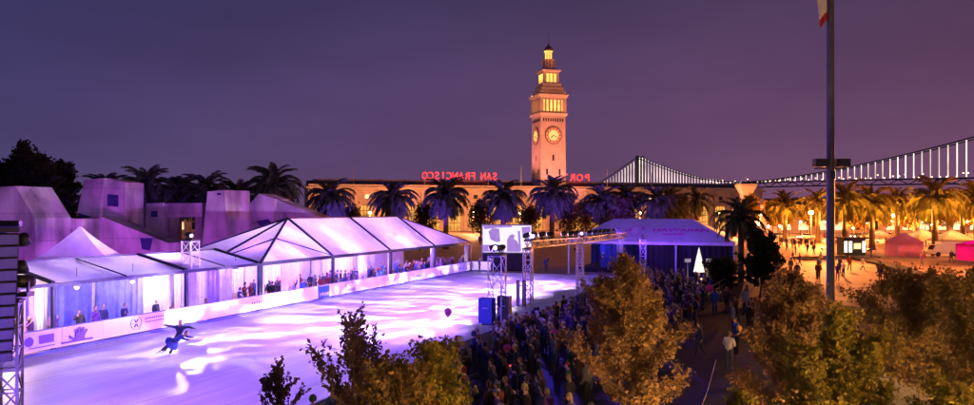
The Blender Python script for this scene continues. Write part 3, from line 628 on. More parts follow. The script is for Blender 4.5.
# loudspeakers on the first tower
def speaker(loc, rz, dims, label, mat='speaker', name='loudspeaker'):
    t_ = thing(name, label, 'loudspeaker', loc, rz); a, b_, c_ = dims
    MB().box((0, 0, c_ / 2), (a, b_, c_)).build('cabinet', mat, t_)
    MB().box((0, -b_ / 2 - .012, c_ / 2), (a * .9, .02, c_ * .92)).build('grille', mat, t_)
    MB().box((0, -b_ / 2 - .028, c_ * .62), (a * .4, .01, .03)).build('badge', 'banner_grey', t_)
    for sx in (-1, 1): MB().box((sx * (a / 2 + .02), 0, c_ * .55), (.04, .22, .06)).build('handle', 'dark_metal', t_)
    return t_
pmat('speaker_blue_lit', (0.03, 0.05, 0.42), 0.5, var=0.2)  # blue light falling on the cabinet, put into its base colour
rack = thing('speaker_shelf', 'steel crossbar shelf bolted to the slim tower under the loudspeakers', 'shelf', (T1[0], T1[1], 1.28), RZ)
MB().box((0, 0, .03), (2.2, .9, .06)).build('deck', 'dark_metal', rack); MB().bar((-1.2, -.4, -.03), (1.2, -.4, -.03), .06).build('rail', 'steel', rack)
s1 = RP(9.95, 20.35); s2 = RP(11.9, 20.9)
speaker((gx(487, 39.0), 39.0, 1.35), R(-18), (.72, .62, 1.25), 'big blue lit loudspeaker on the slim tower shelf, fully facing the camera side', 'speaker_blue_lit')
speaker((gx(504.5, 39.6), 39.6, 1.35), R(-18), (.62, .6, 1.30), 'dark loudspeaker on the slim tower shelf beside the big blue lit one', 'speaker')
for k, x in enumerate((518, 524)):
    t_ = thing('column_speaker', ('narrow column loudspeaker hung by the second truss tower, outer one', 'narrow column loudspeaker hung against the second truss tower, inner one')[k], 'loudspeaker', (gx(x, 44.6), 44.6, 1.5), 0)
    MB().box((0, 0, .75), (.2, .3, 1.5)).build('cabinet', 'speaker', t_); MB().box((0, -.16, .75), (.15, .02, 1.4)).build('grille', 'grey_paint', t_); MB().bar((.1, 0, 1.2), (gx(528, 45) - gx(x, 44.6), .3, 1.2), .05).build('bracket', 'steel', t_)
# left tower with line array
LT = (gx(9, 17.0), 17.0, 0)
truss_tower(LT, 5.0, .42, 'steel truss tower carrying the curved line array at the end of the ice', rz=.3, bar_=.05, step=.5)
mast = thing('array_mast', 'tall dark mast beside the truss tower that holds the line array', 'mast', (gx(-14, 17.2), 17.2, 0))
MB().box((0, 0, 3.4), (.16, .16, 6.8)).build('post', 'dark_metal', mast); MB().bar((-.3, -.2, 6.75), (.9, -.2, 6.75), .12).build('arm', 'dark_metal', mast); MB().box((0, 0, .04), (.7, .7, .08)).build('foot', 'dark_metal', mast)
pmat('array_grille', (0.10, 0.10, 0.16), .6, var=.2)
arr = thing('line_array', 'curved line array of stacked loudspeakers hanging from the dark mast', 'loudspeaker', (gx(5, 16.4), 16.4, 0), R(35))
MB().box((0, 0, 6.62), (.5, .6, .1)).build('fly_bar', 'dark_metal', arr)
for k in range(11):
    z = 6.42 - k * .25; tl = R(2 + k * 2.0); yy = .02 + .0075 * k * k * .55
    o_ = MB().box((0, 0, 0), (.50, .42, .235)).build('array_box', 'speaker', arr); o_.location = (-.02 * k * .5, yy, z); o_.rotation_euler = (tl, 0, 0)
    MB().box((0, -.222, 0), (.46, .02, .2)).build('grille', 'array_grille', o_)
for (x, y, z) in ((.34, .2, 6.3), (.3, .3, 5.7)):
    hd = MB().tube([(x, y, z + .2), (x + .03, y - .1, z)], [.11, .14], 10).build('clamp_light', 'dark_metal', arr, True)

# ------------------------------------------------------------------ screen
scr = thing('video_screen', 'framed outdoor video screen showing pale lavender shapes beyond the ice', 'screen', (gx(507, 90), 90, 0), R(-8))
W_, zb, zt = 5.75, 2.25, 5.4
MB().box((0, 0, (zb + zt) / 2), (W_, .08, zt - zb)).build('screen_face', 'screen_white', scr)
q = MB()
for s_ in (-1, 1): q.box((s_ * (W_ / 2 + .07), 0, zt / 2 + .03), (.13, .16, zt + .06))
q.box((0, 0, zt + .08), (W_ + .27, .16, .15)); q.box((0, 0, zb - .06), (W_, .16, .12)); q.build('frame', 'grey_paint', scr)
def blob(poly, mat='screen_lavender'): MB().prism([(-W_ / 2 + x * W_, -.045, zb + (1 - y) * (zt - zb)) for x, y in poly], (0, -.008, 0)).build('screen_picture', mat, scr)
blob([(.12, .22), (.2, .1), (.34, .12), (.36, .6), (.28, .62), (.16, .52)]); blob([(.0, .0), (.6, .0), (.6, .06), (.3, .08), (.04, .14)])
blob([(.5, .98), (.5, .55), (.55, .38), (.6, .32), (.66, .36), (.64, .5), (.7, .56), (.74, .7), (.76, .98)]); blob([(.0, .72), (.45, .72), (.45, .98), (.0, .98)])
blob([(.8, .06), (.98, .04), (.98, .42), (.9, .36), (.82, .42)]); blob([(.72, .2), (.77, .2), (.79, .96), (.75, .96)]); blob([(.9, .5), (.93, .5), (.94, .96), (.9, .96)])
drape(scr, (-W_ / 2, -.14, 0), (W_ / 2, -.14, 0), .02, zb - .1, .05, .4, 'skirt', 'black_cloth')

# ------------------------------------------------------------------ stage tent
st = rthing('stage_tent', 'wide blue violet hip roofed stage tent with a pink logo on its roof', 'tent')
su0, su1, sv0, sv1 = 58.0, 70.0, 11.2, 29.3; se, sr = 3.72, 6.2
sm = 64.0; r0, r1 = 15.2, 24.4
def spanel(*a): return panel(st, *a, .1, 'tent_solid')
spanel(A(su0, sv0, se), A(su0, sv1, se), A(sm, r1, sr), A(sm, r0, sr)); spanel(A(su1, sv0, se), A(su1, sv1, se), A(sm, r1, sr), A(sm, r0, sr))
spanel(A(su0, sv0, se), A(su1, sv0, se), A(sm, r0, sr), A(sm, r0, sr)); spanel(A(su0, sv1, se), A(su1, sv1, se), A(sm, r1, sr), A(sm, r1, sr))
for a, b_ in (((su0, sv0), (su0, sv1)), ((su0, sv1), (su1, sv1)), ((su1, sv1), (su1, sv0)), ((su1, sv0), (su0, sv0))):
    MB().bar(A(*a, se - .14), A(*b_, se - .14), .04, .3).build('valance', 'tent_solid', st)
for u in (su0 + .1, su1 - .1):
    for v in (sv0 + .1, sv0 + 6, sv0 + 12, sv1 - .1): MB().box(A(u, v, se / 2), (.16, .16, se)).build('leg', 'steel', st)
drape(st, A(su1 - .4, sv0, 0), A(su1 - .4, sv1, 0), .02, se - .1, .1, .6, 'back_curtain', 'blue_cloth'); drape(st, A(su0 + .4, sv1 - .3, 0), A(su1 - .4, sv1 - .3, 0), .02, se - .1, .1, .6, 'side_curtain', 'black_cloth')
drape(st, A(su0 + .6, sv0 + 8.2, 0), A(su0 + .6, sv1 - .5, 0), .02, se - .2, .08, .6, 'front_curtain', 'black_cloth')
drape(st, A(su0 + 3.5, sv0 + 3, 0), A(su0 + 3.5, sv0 + 6, 0), .02, se - .2, .08, .6, 'wing_curtain', 'blue_cloth')
MB().box(A((su0 + su1) / 2 + 1, sv0 + 4.5, .3), (su1 - su0 - 4, 8, .6)).build('stage_deck', 'black_cloth', st)
# logo printed on the front slope
fa = Vector(A(su0, sv0, se)); fb = Vector(A(su0, sv1, se)); fc = Vector(A(sm, r1, sr)); fd = Vector(A(sm, r0, sr))
ex = (fb - fa).normalized(); ey = Vector((1, 0, (sr - se) / (sm - su0))).normalized(); en = ex.cross(ey).normalized()
if en.z < 0: en = -en
def text_mesh(s_, size, ext=.01, bevel=0):
    cu = bpy.data.curves.new('text', 'FONT'); cu.body = s_; cu.size = size; cu.extrude = ext; cu.align_x = 'LEFT'; cu.resolution_u = 3; cu.offset = bevel
    o_ = bpy.data.objects.new('text', cu); COL.objects.link(o_)
    me = bpy.data.meshes.new_from_object(o_.evaluated_get(bpy.context.evaluated_depsgraph_get())); bpy.data.objects.remove(o_); bpy.data.curves.remove(cu); return me
pmat('print_magenta', (0.75, 0.02, 0.42), 0.7, var=.05); pmat('print_pale', (0.85, 0.75, 0.85), 0.7, var=.05)
def roofmat(x, y): return Matrix.Translation(fa + ex * x + ey * y + en * .06) @ Matrix((ex, ey, en)).transposed().to_4x4()
for s_, size, x, y in (('HAWAIIAN', 1.25, 9.1, 2.75), ('AIRLINES', .62, 10.3, 1.75)):
    me = text_mesh(s_, size, .01, .012); me.materials.append(MATS['print_magenta']); o_ = link('roof_lettering', me, st); o_.matrix_local = roofmat(x, y)
    o_.scale = (.98, 1.0, 1)
def logo(polys, mat, name): 
    q_ = MB()
    for p in polys: q_.prism([(x, y, 0) for x, y in p], (0, 0, .012))
    o_ = q_.build(name, mat, st); o_.matrix_local = roofmat(7.2, 2.9)
ring = []
for k in range(20):
    a, b_ = 2 * math.pi * k / 20 + .5, 2 * math.pi * (k + 1) / 20 + .5
    if k < 16: ring.append([(1.05 * math.cos(a), 1.25 * math.sin(a)), (1.15 * math.cos(a), 1.36 * math.sin(a)), (1.15 * math.cos(b_), 1.36 * math.sin(b_)), (1.05 * math.cos(b_), 1.25 * math.sin(b_))])
logo(ring, 'print_magenta', 'logo_ring')
logo([[(-.45, .5), (-.2, 1.0), (.15, 1.0), (.35, .6), (.3, .1), (.2, -.1), (.38, -.6), (.3, -1.1), (-.05, -1.05), (-.3, -.5), (-.5, -.2)]], 'print_pale', 'logo_head')
logo([[(.75 + .3 * (1 if k % 2 else .6) * math.cos(k * .628), .55 + .3 * (1 if k % 2 else .6) * math.sin(k * .628)) for k in range(10)], [(-.75, .35), (-.5, .75), (-.42, .1), (-.7, -.35), (-.85, 0)]], 'print_magenta', 'logo_flower')
# blue stage lights inside and a flood on the roof
for (u, v, z, p, c_) in ((60.5, 14.0, 3.2, 200, (0.10, 0.10, 1.0)), (63.5, 17.5, 3.3, 110, (0.10, 0.10, 1.0)), (62, 25, 3.1, 60, (0.15, 0.1, 1.0))):
    t_ = thing('stage_wash_light', 'small blue wash light hung inside the stage tent', 'stage light', RP(u, v, z), 0, 'blue wash lights inside the stage tent')
    MB().tube([(0, 0, .2), (0, 0, -.05)], [.12, .16], 10).build('head', 'dark_metal', t_, True); MB().bar((0, 0, .2), (0, 0, .75), .03).build('hanger', 'dark_metal', t_)
    point(t_, (0, 0, -.25), p, c_, .15)

# white cone tree with presents
ct = thing('cone_tree', 'glowing white cone shaped tree on a stand before the stage tent', 'lit tree', (gx(699, 70), 70, 0))
MB().lathe([(.50, 1.5), (.26, 2.7), (.02, 3.75)], 16).build('cone', 'tree_cone', ct, True)
MB().lathe([(.7, 0.02), (.7, .5), (.62, .52), (.62, .56)], 12).build('stand', 'board_white', ct)
MB().box((0, 0, 1.0), (.14, .14, .9)).build('trunk', 'wood', ct)
point(ct, (0, -1.0, 1.3), 60, (1, .85, .6), .15)
for k, (x, y, mt, hh) in enumerate(((-.4, -.35, 'gift_red', .3), (.05, -.45, 'gift_gold', .4), (.42, -.2, 'gift_blue', .35), (-.1, .3, 'gift_red', .45), (.3, .3, 'gift_gold', .3))):
    t_ = thing('gift_box', ('red', 'gold', 'blue', 'tall red', 'low gold')[k] + ' wrapped gift box on the stand of the white cone tree', 'gift', (gx(699, 70) + x, 70 + y, .562)); MB().box((0, 0, hh / 2), (.26, .26, hh)).build('box', mt, t_); MB().box((0, 0, hh / 2 + .004), (.05, .27, hh + .01)).build('ribbon', 'banner_white', t_)
for k, s_ in enumerate((-1, 1)):
    t_ = thing('sign_board', ('pale blank sign board on a post beside the cone tree, screen side', 'pale blank sign board on a post beside the cone tree, plaza side')[k], 'sign', (gx(699, 70) + s_ * .98, 70.2, 0)); MB().box((0, 0, 2.55), (.55, .06, .32)).build('board', 'banner_white', t_); MB().box((0, .04, 1.2), (.06, .06, 2.4)).build('post', 'steel', t_)

# ------------------------------------------------------------------ waterfront hall with clock tower
FX, FY, FR = gx(548.5, 300), 300.0, R(16.4)
hall = thing('waterfront_hall', 'long pale arcaded waterfront hall lit orange with a dark ridge roof', 'building', (FX, FY, 0), FR)
HX0, HX1, HF, HB, HH = -92.0, 92.0, -8.0, 26.0, 15.6
MB().box(((HX0 + HX1) / 2, (HF + HB) / 2 + .8, HH / 2), (HX1 - HX0, HB - HF - 1.6, HH)).build('wall', 'stone', hall)
BW = 8.0; nb = int((HX1 - HX0) / BW)
def arch_bay(w_, h_, ow, oz0, oz1, t_=1.0):
    q_ = MB(); r_ = ow / 2; n = 10; sp = oz1 - r_
    out_l = [(-w_ / 2, 0), (-r_, 0), (-r_, sp)] ; arc = [(-r_ * math.cos(math.pi * k / n), sp + r_ * math.sin(math.pi * k / n)) for k in range(n + 1)]
    q_.prism([(-w_ / 2, 0, 0), (-r_, 0, 0), (-r_, 0, sp), (-w_ / 2, 0, sp)], (0, t_, 0)); q_.prism([(r_, 0, 0), (w_ / 2, 0, 0), (w_ / 2, 0, sp), (r_, 0, sp)], (0, t_, 0))
    for k in range(n):
        a, b_ = arc[k], arc[k + 1]
        xa = -w_ / 2 if k == 0 else a[0]; xb = w_ / 2 if k == n - 1 else b_[0]
        q_.prism([(a[0], 0, a[1]), (b_[0], 0, b_[1]), (xb, 0, h_), (xa, 0, h_)], (0, t_, 0))
    q_.prism([(-w_ / 2, 0, sp), (-r_, 0, sp), (-w_ / 2, 0, h_)], (0, t_, 0)); q_.prism([(r_, 0, sp), (w_ / 2, 0, sp), (w_ / 2, 0, h_)], (0, t_, 0))
    return q_
bay_me = arch_bay(BW - .02, HH - .3, 5.0, 0, 10.2).mesh('arch_bay', 'stone')
win_me = MB().box((0, 0, 4.6), (5.0, .08, 9.2)).mesh('arch_window', 'window_gold')
q = MB()
for x in (-1.25, 0, 1.25): q.box((x, -.08, 4.8), (.16, .1, 9.4))
for z in (3.0, 5.6, 7.6): q.box((0, -.08, z), (4.9, .1, .18))
mul_me = q.mesh('mullion', 'dark_metal')
up_me = MB().box((0, 0, 0), (1.6, .12, 1.5)).mesh('upper_window', 'window_warm'); upd_me = MB().box((0, 0, 0), (1.6, .12, 1.5)).mesh('upper_window', 'glass_dark')
pil_me = MB().box((0, 0, 7.4), (.9, .5, 14.8)).mesh('pilaster', 'stone_trim')
rr = random.Random(3)
for k in range(nb):
    x = HX0 + BW * (k + .5)
    if abs(x) < 6: continue
    o_ = link('arch_bay', bay_me, hall); o_.location = (x, HF - .22, 0)
    wn_ = link('arch_window', win_me, hall); wn_.location = (x, HF + .72, 0); mu = link('mullion', mul_me, wn_)
    o_ = link('upper_window', up_me if rr.random() < .45 else upd_me, hall); o_.location = (x, HF - .25, 12.6)
    o_ = link('pilaster', pil_me, hall); o_.location = (x - BW / 2, HF - .4, 0)
def cornice(z, dz, out_, name='cornice', x0=HX0, x1=HX1): return MB().box(((x0 + x1) / 2, HF - out_ / 2 + .3, z), (x1 - x0 + out_ * 2, out_ + .6, dz)).build(name, 'stone_trim', hall)
cornice(HH, .6, 1.2); cornice(11.1, .35, .55, 'string_course'); cornice(HH + .75, .9, .35, 'parapet')
# pitched roof behind the parapet with a raised ridge
rf = MB().prism([(HX0, HF + 5, HH), (HX0, HB - 2, HH), (HX0, (HF + HB) / 2 + 3, HH + 3.0), (HX0, (HF + HB) / 2 - 3, HH + 3.0)], (HX1 - HX0, 0, 0)).build('roof', 'dark_roof', hall)
MB().box(((HX0 + HX1) / 2, (HF + HB) / 2, HH + 3.3), (HX1 - HX0 - 8, 3.6, .8)).build('skylight_ridge', 'stone_trim', rf)
# clock tower: a part of the hall, each stage a sub-part
tw = link('clock_tower', None, hall); tw.empty_display_size = .2
def stage(name, mat, w0, w1, z0, z1):
    a, b_ = w0 / 2, w1 / 2
    return MB().add([(-a, -a, z0), (a, -a, z0), (a, a, z0), (-a, a, z0), (-b_, -b_, z1), (b_, -b_, z1), (b_, b_, z1), (-b_, b_, z1)], [(3, 2, 1, 0), (4, 5, 6, 7), (0, 1, 5, 4), (1, 2, 6, 5), (2, 3, 7, 6), (3, 0, 4, 7)]).build(name, mat, tw)
stage('shaft', 'stone', 10.6, 10.1, 0, 44.2)
stage('cornice', 'stone_trim', 11.0, 11.8, 44.2, 45.2)
stage('belfry_core', 'belfry_glow', 8.6, 8.6, 45.2, 51.6)  # core glows by itself in place of lamps inside the belfry
bm_ = MB()
for s_ in range(4):
    ca, sa = math.cos(s_ * math.pi / 2), math.sin(s_ * math.pi / 2)
    for k in range(-3, 4):
        wd = 1.2 if abs(k) == 3 else .5
        x, y = k * 1.55, -5.0; bm_.box((x * ca - y * sa, x * sa + y * ca, 48.2), (wd, .9, 6.0), s_ * math.pi / 2)
    for k in range(-3, 3):   # arch heads
        x, y = (k + .5) * 1.55, -5.0; bm_.box((x * ca - y * sa, x * sa + y * ca, 50.8), (.86, .7, .8), s_ * math.pi / 2)
    for k in range(-3, 3):   # balustrade
        x, y = (k + .5) * 1.55, -5.0; bm_.box((x * ca - y * sa, x * sa + y * ca, 45.6), (.86, .4, .8), s_ * math.pi / 2)
bm_.build('belfry_arcade', 'stone', tw)
stage('belfry_cornice', 'stone_trim', 11.2, 12.2, 51.2, 52.4); stage('step', 'stone', 10.4, 10.3, 52.4, 53.8); stage('step', 'stone', 9.3, 9.1, 53.8, 55.3); stage('step', 'stone', 7.9, 7.7, 55.3, 57.0)
stage('upper_room', 'stone', 6.4, 6.2, 57.0, 61.6); stage('upper_cornice', 'stone_trim', 7.2, 7.8, 61.6, 62.2); stage('step', 'stone', 6.0, 5.0, 62.2, 63.0)
for s_ in range(4):
    ca, sa = math.cos(s_ * math.pi / 2), math.sin(s_ * math.pi / 2)
    q = MB()
    for x in (-1.5, 0, 1.5):
        y = -3.2; q.box((x * ca - y * sa, x * sa + y * ca, 59.2), (.95, .14, 3.2), s_ * math.pi / 2)
    q.build('upper_window', 'belfry_glow', tw)
    q = MB()   # frieze of small windows
    for k in range(-4, 5):
        x, y = k * .98, -5.09; q.box((x * ca - y * sa, x * sa + y * ca, 42.6), (.5, .12, 1.2), s_ * math.pi / 2)
    q.build('frieze_window', 'glass_dark', tw)
    q = MB()
    for (x, z) in ((-2.6, 22.5), (2.6, 22.5), (0, 28.0), (-2.6, 12), (2.6, 12)):
        y = -5.21 + (z - 10) * .0054; q.box((x * ca - y * sa, x * sa + y * ca, z), (.75, .14, 2.3), s_ * math.pi / 2)
    q.build('slit_window', 'glass_dark', tw)
    # clock
    ck = link('clock_face', None, tw)
    def facing(y): return Matrix.Rotation(s_ * math.pi / 2, 4, 'Z') @ Matrix.Translation((0, y, 36.6)) @ Matrix.Rotation(R(90), 4, 'X')
    bpy.data.objects.remove(ck)
    o_ = MB().lathe([(3.45, 0), (3.45, .22), (3.2, .3)], 36).build('clock_face', 'clock_ring', tw); o_.matrix_local = facing(-5.13)
    o_ = MB().lathe([(2.0, .31), (2.0, .33)], 36).build('clock_center', 'clock_glow', tw); o_.matrix_local = facing(-5.13)
    o_ = MB().lathe([(3.05, .305), (3.05, .32)], 36).build('clock_dial', 'clock_dial', tw); o_.matrix_local = facing(-5.13)
    q = MB()
    for k in range(12):
        a = k * math.pi / 6; q.bar((2.2 * math.cos(a), 2.2 * math.sin(a), .37), (2.9 * math.cos(a), 2.9 * math.sin(a), .37), .32, .06)
    q.bar((0, 0, .42), (-1.0, -.9, .42), .30, .06); q.bar((0, 0, .46), (2.1, -1.1, .46), .2, .06)
    o_ = q.build('clock_hands', 'dark_metal', tw); o_.matrix_local = facing(-5.13)
MB().lathe([(2.5, 63.0), (2.3, 63.3), (2.1, 66.0), (2.6, 66.3), (2.6, 66.7), (1.9, 66.8)], 8, rot=math.pi / 8).build('octagon_stage', 'stone', tw)
q = MB()
for k in range(8):
    a = k * math.pi / 4; q.box((2.45 * math.cos(a), 2.45 * math.sin(a), 64.7), (.3, .3, 3.2), a)
q.build('column', 'stone_trim', tw)
MB().lathe([(1.45, 66.8), (1.45, 69.6), (1.75, 69.8), (1.75, 70.1)], 10).build('lantern', 'belfry_glow', tw)
q = MB()
for k in range(8):
    a = k * math.pi / 4; q.box((1.5 * math.cos(a), 1.5 * math.sin(a), 68.2), (.35, .3, 2.8), a)
q.build('lantern_column', 'stone', tw)
MB().lathe([(1.8, 70.1), (1.6, 71.0), (1.0, 71.9), (.35, 72.4), (.2, 73.0)], 12).build('dome', 'dark_roof', tw, True)
MB().lathe([(.16, 73.0), (.10, 78.5)], 6).build('flag_staff', 'steel', tw)
# masts on the hall roof
def flagmast(px, h_):
    x = (gx(px, 290) - FX) / math.cos(FR)
    MB().lathe([(.16, 0), (.09, h_)], 6, (x, HF + 1.2, HH + .3)).build('roof_mast', 'steel', hall)
for px, h_ in ((357, 8.0), (422, 7.5), (483, 7.0), (516, 9.0), (606, 8), (655, 7)): flagmast(px, h_)
# tower floodlights standing on the hall roof
ORG = (1.0, 0.42, 0.13); ROSE = (1.0, 0.25, 0.22)
def roof_flood(lx, ly, lz, tx, ty, tz, p, col, ang, label):
    t_ = thing('roof_flood_light', label, 'floodlight', (0, 0, 0), FR, 'floodlights on the hall roof'); t_.location = Matrix.Rotation(FR, 3, 'Z') @ Vector((lx, ly, lz)) + Vector((FX, FY, 0))
    d = Vector((tx - lx, ty - ly, tz - lz)).normalized(); MB().bar(-d * .3 + Vector((0, 0, .35)), d * .2 + Vector((0, 0, .35)), .7, .5).build('lamp_housing', 'dark_metal', t_); MB().bar(d * .201 + Vector((0, 0, .35)), d * .22 + Vector((0, 0, .35)), .6, .4).build('lens', 'lamp_sodium', t_)
    MB().box((0, 0, .08), (.5, .5, .16)).build('bracket', 'dark_metal', t_)
    spot(t_, d * .5 + Vector((0, 0, .35)), d, p, col, ang, .8, .3)
LB2 = 'floodlight on the hall roof aimed up at the clock tower'
for (x, y) in ((-7, -26), (7, -26)): roof_flood(x, y, .1, x * .2, -5, 36, 62000, ROSE, 70, 'ground floodlight before the hall aimed up at the clock tower')
roof_flood(-24, 3, HH + 3.75, -5, 0, 36, 32000, ROSE, 75, LB2)
for (x, y) in ((-4.5, -4.5), (4.5, -4.5), (-4.5, 4.5)): 
    roof_flood(x * 1.12, y * 1.12, 52.45, x * .35, y * .35, 62, 7000, (1.0, .42, .2), 80, 'floodlight on the belfry ledge aimed up at the lantern')

# roof lettering, seen from behind
sg = thing('roof_sign', 'red neon rooftop letters seen from behind beside the clock tower', 'sign', (FX, FY, 0), FR)
zs = HH + 4.0
def word(s_, x0, x1, h_=2.9):
    pitch = (x1 - x0) / len(s_)
    for k, ch in enumerate(s_):
        me = text_mesh(ch, h_ * 1.38, .12, .05); me.materials.append(MATS['neon_red'])
        xs = [v.co.x for v in me.vertices]; cx = (min(xs) + max(xs)) / 2; wd = max(xs) - min(xs)
        o_ = link('letter', me, sg)
        # letters face the bay: from the city they run right to left and appear mirrored
        lx = x1 - pitch * (k + .5)
        sx = min(1.0, pitch * .88 / wd)
        o_.matrix_local = Matrix.Translation((lx, 5.5, zs)) @ Matrix.Rotation(math.pi, 4, 'Z') @ Matrix.Rotation(R(90), 4, 'X') @ Matrix.Diagonal((sx, 1, 1, 1)) @ Matrix.Translation((-cx, 0, 0))
word('FRANCISCO', -49.5, -28.0); word('SAN', -26.3, -19.2); word('OF', -4.5, 1.0); word('PORT', 7.5, 20.5)
q = MB()
for (a, b_) in ((-49.8, -18.9), (-4.8, 20.8)):
    q.bar((a, 6.0, zs - .05), (b_, 6.0, zs - .05), .12)
    for k in range(int((b_ - a) / 4) + 1): q.bar((a + k * 4, 6.0, HH + 2.0), (a + k * 4, 6.0, zs + 2.6), .10)
q.build('sign_frame', 'dark_metal', sg)

# flared pylon at the end of the hall
pyl = thing('flared_pylon', 'pale pylon with a wide flared cap beside the end of the hall', 'pylon', (gx(746, 268), 268, 0))
MB().box((0, 0, 4.5), (5.0, 5.0, 9.0)).build('base', 'stone', pyl); MB().box((0, 0, 11.0), (3.2, 3.2, 4.0)).build('shaft', 'stone', pyl)
MB().lathe([(2.2, 13.0), (3.9, 15.8), (4.1, 16.0), (4.1, 16.8), (3.0, 16.9)], 4, rot=math.pi / 4).build('cap', 'stone_trim', pyl)
for x in (-1.8, 0, 1.8): MB().lathe([(.1, 16.8), (.07, 22 if x == 0 else 18.4)], 6, (x, 0, 0)).build('mast', 'steel', pyl)

# low pier sheds either side
def pier(name, label, x0, x1, y0, depth, h_, mat, lit, seed, rz=0.0):
    t_ = thing(name, label, 'building', ((x0 + x1) / 2, y0, 0), rz); W = x1 - x0; r_ = random.Random(seed)
    MB().box((0, depth / 2, h_ / 2), (W, depth, h_)).build('wall', mat, t_)
    MB().prism([(-W / 2 - .5, -.5, h_), (-W / 2 - .5, depth + .5, h_), (-W / 2 - .5, depth / 2, h_ + 2.2)], (W + 1, 0, 0)).build('roof', 'dark_roof', t_)
    MB().box((0, -.15, h_ - .25), (W + .4, .5, .5)).build('cornice', 'stone_trim', t_)
    n = int(W / 6)
    wl_ = MB().box((0, 0, 0), (3.4, .1, 3.2)).mesh('window', 'window_warm'); wd_ = MB().box((0, 0, 0), (3.4, .1, 3.2)).mesh('window', 'glass_dark'); sill = MB().box((0, -.1, -1.7), (3.8, .3, .2)).mesh('sill', 'stone_trim')
    for k in range(n):
        for z in ((2.6,) if h_ < 8 else (2.6, h_ - 2.6)):
            o_ = link('window', wl_ if r_.random() < lit else wd_, t_); o_.location = (-W / 2 + (k + .5) * W / n, -.03, z); link('sill', sill, o_)
    return t_
pier('pier_shed', 'low lit pier building glowing behind the plaza palms', 96, 250, 262, 20, 9.5, 'stone', .8, 5, R(6))
pier('pier_shed', 'low dark pier building behind the fountain with a few warm windows', -215, -72, 262, 20, 8.0, 'stone', .35, 6, R(2))

# ------------------------------------------------------------------ suspension bridge
br = thing('suspension_bridge', 'distant suspension bridge strung with white lights over the bay', 'bridge', (0, 0, 0))
PA = Vector((687, 1078, 0)); PB = Vector((260, 1760, 0)); DK = 55.0
def bp_(t_, z): p = PA.lerp(PB, t_); return (p.x, p.y, z)
def t_of(px): s_ = (px - 487) / F; return (PA.x - s_ * PA.y) / ((PA.x - PB.x) - s_ * (PA.y - PB.y))
def deckz(t_): return DK + 5.0 * math.sin(min(1, max(0, t_)) * math.pi) 
q = MB(); NT = 40
for k in range(NT):
    t0, t1 = -.35 + 1.55 * k / NT, -.35 + 1.55 * (k + 1) / NT
    q.bar(bp_(t0, deckz(t0)), bp_(t1, deckz(t1)), 20, 1.6); q.bar(bp_(t0, deckz(t0) - 8), bp_(t1, deckz(t1) - 8), 20, 1.6)
    q.bar(bp_(t0, deckz(t0) - 8), bp_((t0 + t1) / 2, deckz(t0)), 1.5, 1.0); q.bar(bp_((t0 + t1) / 2, deckz(t0)), bp_(t1, deckz(t1) - 8), 1.5, 1.0)
q.build('deck', 'bridge_steel', br)
cab = [(560, 186), (585, 186), (600, 184), (612, 177), (625, 168), (640, 157.5), (652, 163), (665, 168), (680, 173), (700, 178.5), (725, 181.5), (745, 182.3), (770, 180.5), (800, 176.5), (830, 171.5), (860, 165.5), (890, 159), (920, 152), (950, 144.5), (974, 138), (1010, 127), (1040, 117)]
def cz(px):
    for (a, ya), (b_, yb) in zip(cab, cab[1:]):
        if a <= px <= b_:
            py = ya + (yb - ya) * (px - a) / (b_ - a); t_ = t_of(px); Y = PA.lerp(PB, t_).y; return gz(py, Y)
    return DK
pts = [bp_(t_of(px), max(cz(px), deckz(t_of(px)) + 1.0)) for px in range(566, 1040, 6)]
for off in (-9, 9):
    dd = Vector((PB.y - PA.y, PA.x - PB.x, 0)).normalized() * off
    MB().tube([Vector(p) + dd for p in pts], 1.0, 6).build('main_cable', 'bridge_steel', br)
px = 604.0
while px < 1035:
    t_ = t_of(px); z1 = cz(px); z0 = deckz(t_) + 1.0
    if z1 - z0 > 1.5:
        wd = 1.25
        q = MB(); p = Vector(bp_(t_, 0)); q.box((p.x, p.y - 9, (z0 + z1) / 2 + .5), (wd, .8, max(2.5, z1 - z0))); q.build('suspender', 'bridge_light', br)
    px += 2.9 + max(0, (px - 700)) * .025
bt = link('bridge_tower', None, br); t_ = t_of(640); p = Vector(bp_(t_, 0)); dd = Vector((PB.y - PA.y, PA.x - PB.x, 0)).normalized()
q = MB()
for s_ in (-1, 1): q.bar(p + dd * s_ * 10 + Vector((0, 0, -2)), p + dd * s_ * 8 + Vector((0, 0, 128)), 6, 6)
for k in range(5):
    z0, z1 = 62 + k * 13, 62 + (k + 1) * 13 - 1
    q.bar(p + dd * 9 + Vector((0, 0, z0)), p - dd * 9 + Vector((0, 0, z1)), 2.2); q.bar(p - dd * 9 + Vector((0, 0, z0)), p + dd * 9 + Vector((0, 0, z1)), 2.2)
bpy.data.objects.remove(bt); q.build('bridge_tower', 'bridge_steel', br)
q = MB(); t9 = t_of(1043); p = Vector(bp_(t9, 0))
for s_ in (-1, 1): q.bar(p + dd * s_ * 10 + Vector((0, 0, -2)), p + dd * s_ * 8 + Vector((0, 0, 150)), 6, 6)
q.build('bridge_tower', 'bridge_steel', br)
dl = MB().box((0, 0, 0), (1.8, 1.2, 1.8)).mesh('deck_lamp', 'deck_light'); r_ = random.Random(11); px = 700.0
while px < 985:
    t_ = t_of(px); o_ = link('deck_lamp', dl, br); o_.location = Vector(bp_(t_, deckz(t_) + r_.choice((2.2, 2.2, 4.5, 7)))) + Vector((0, -10, 0)); px += r_.uniform(4, 10)

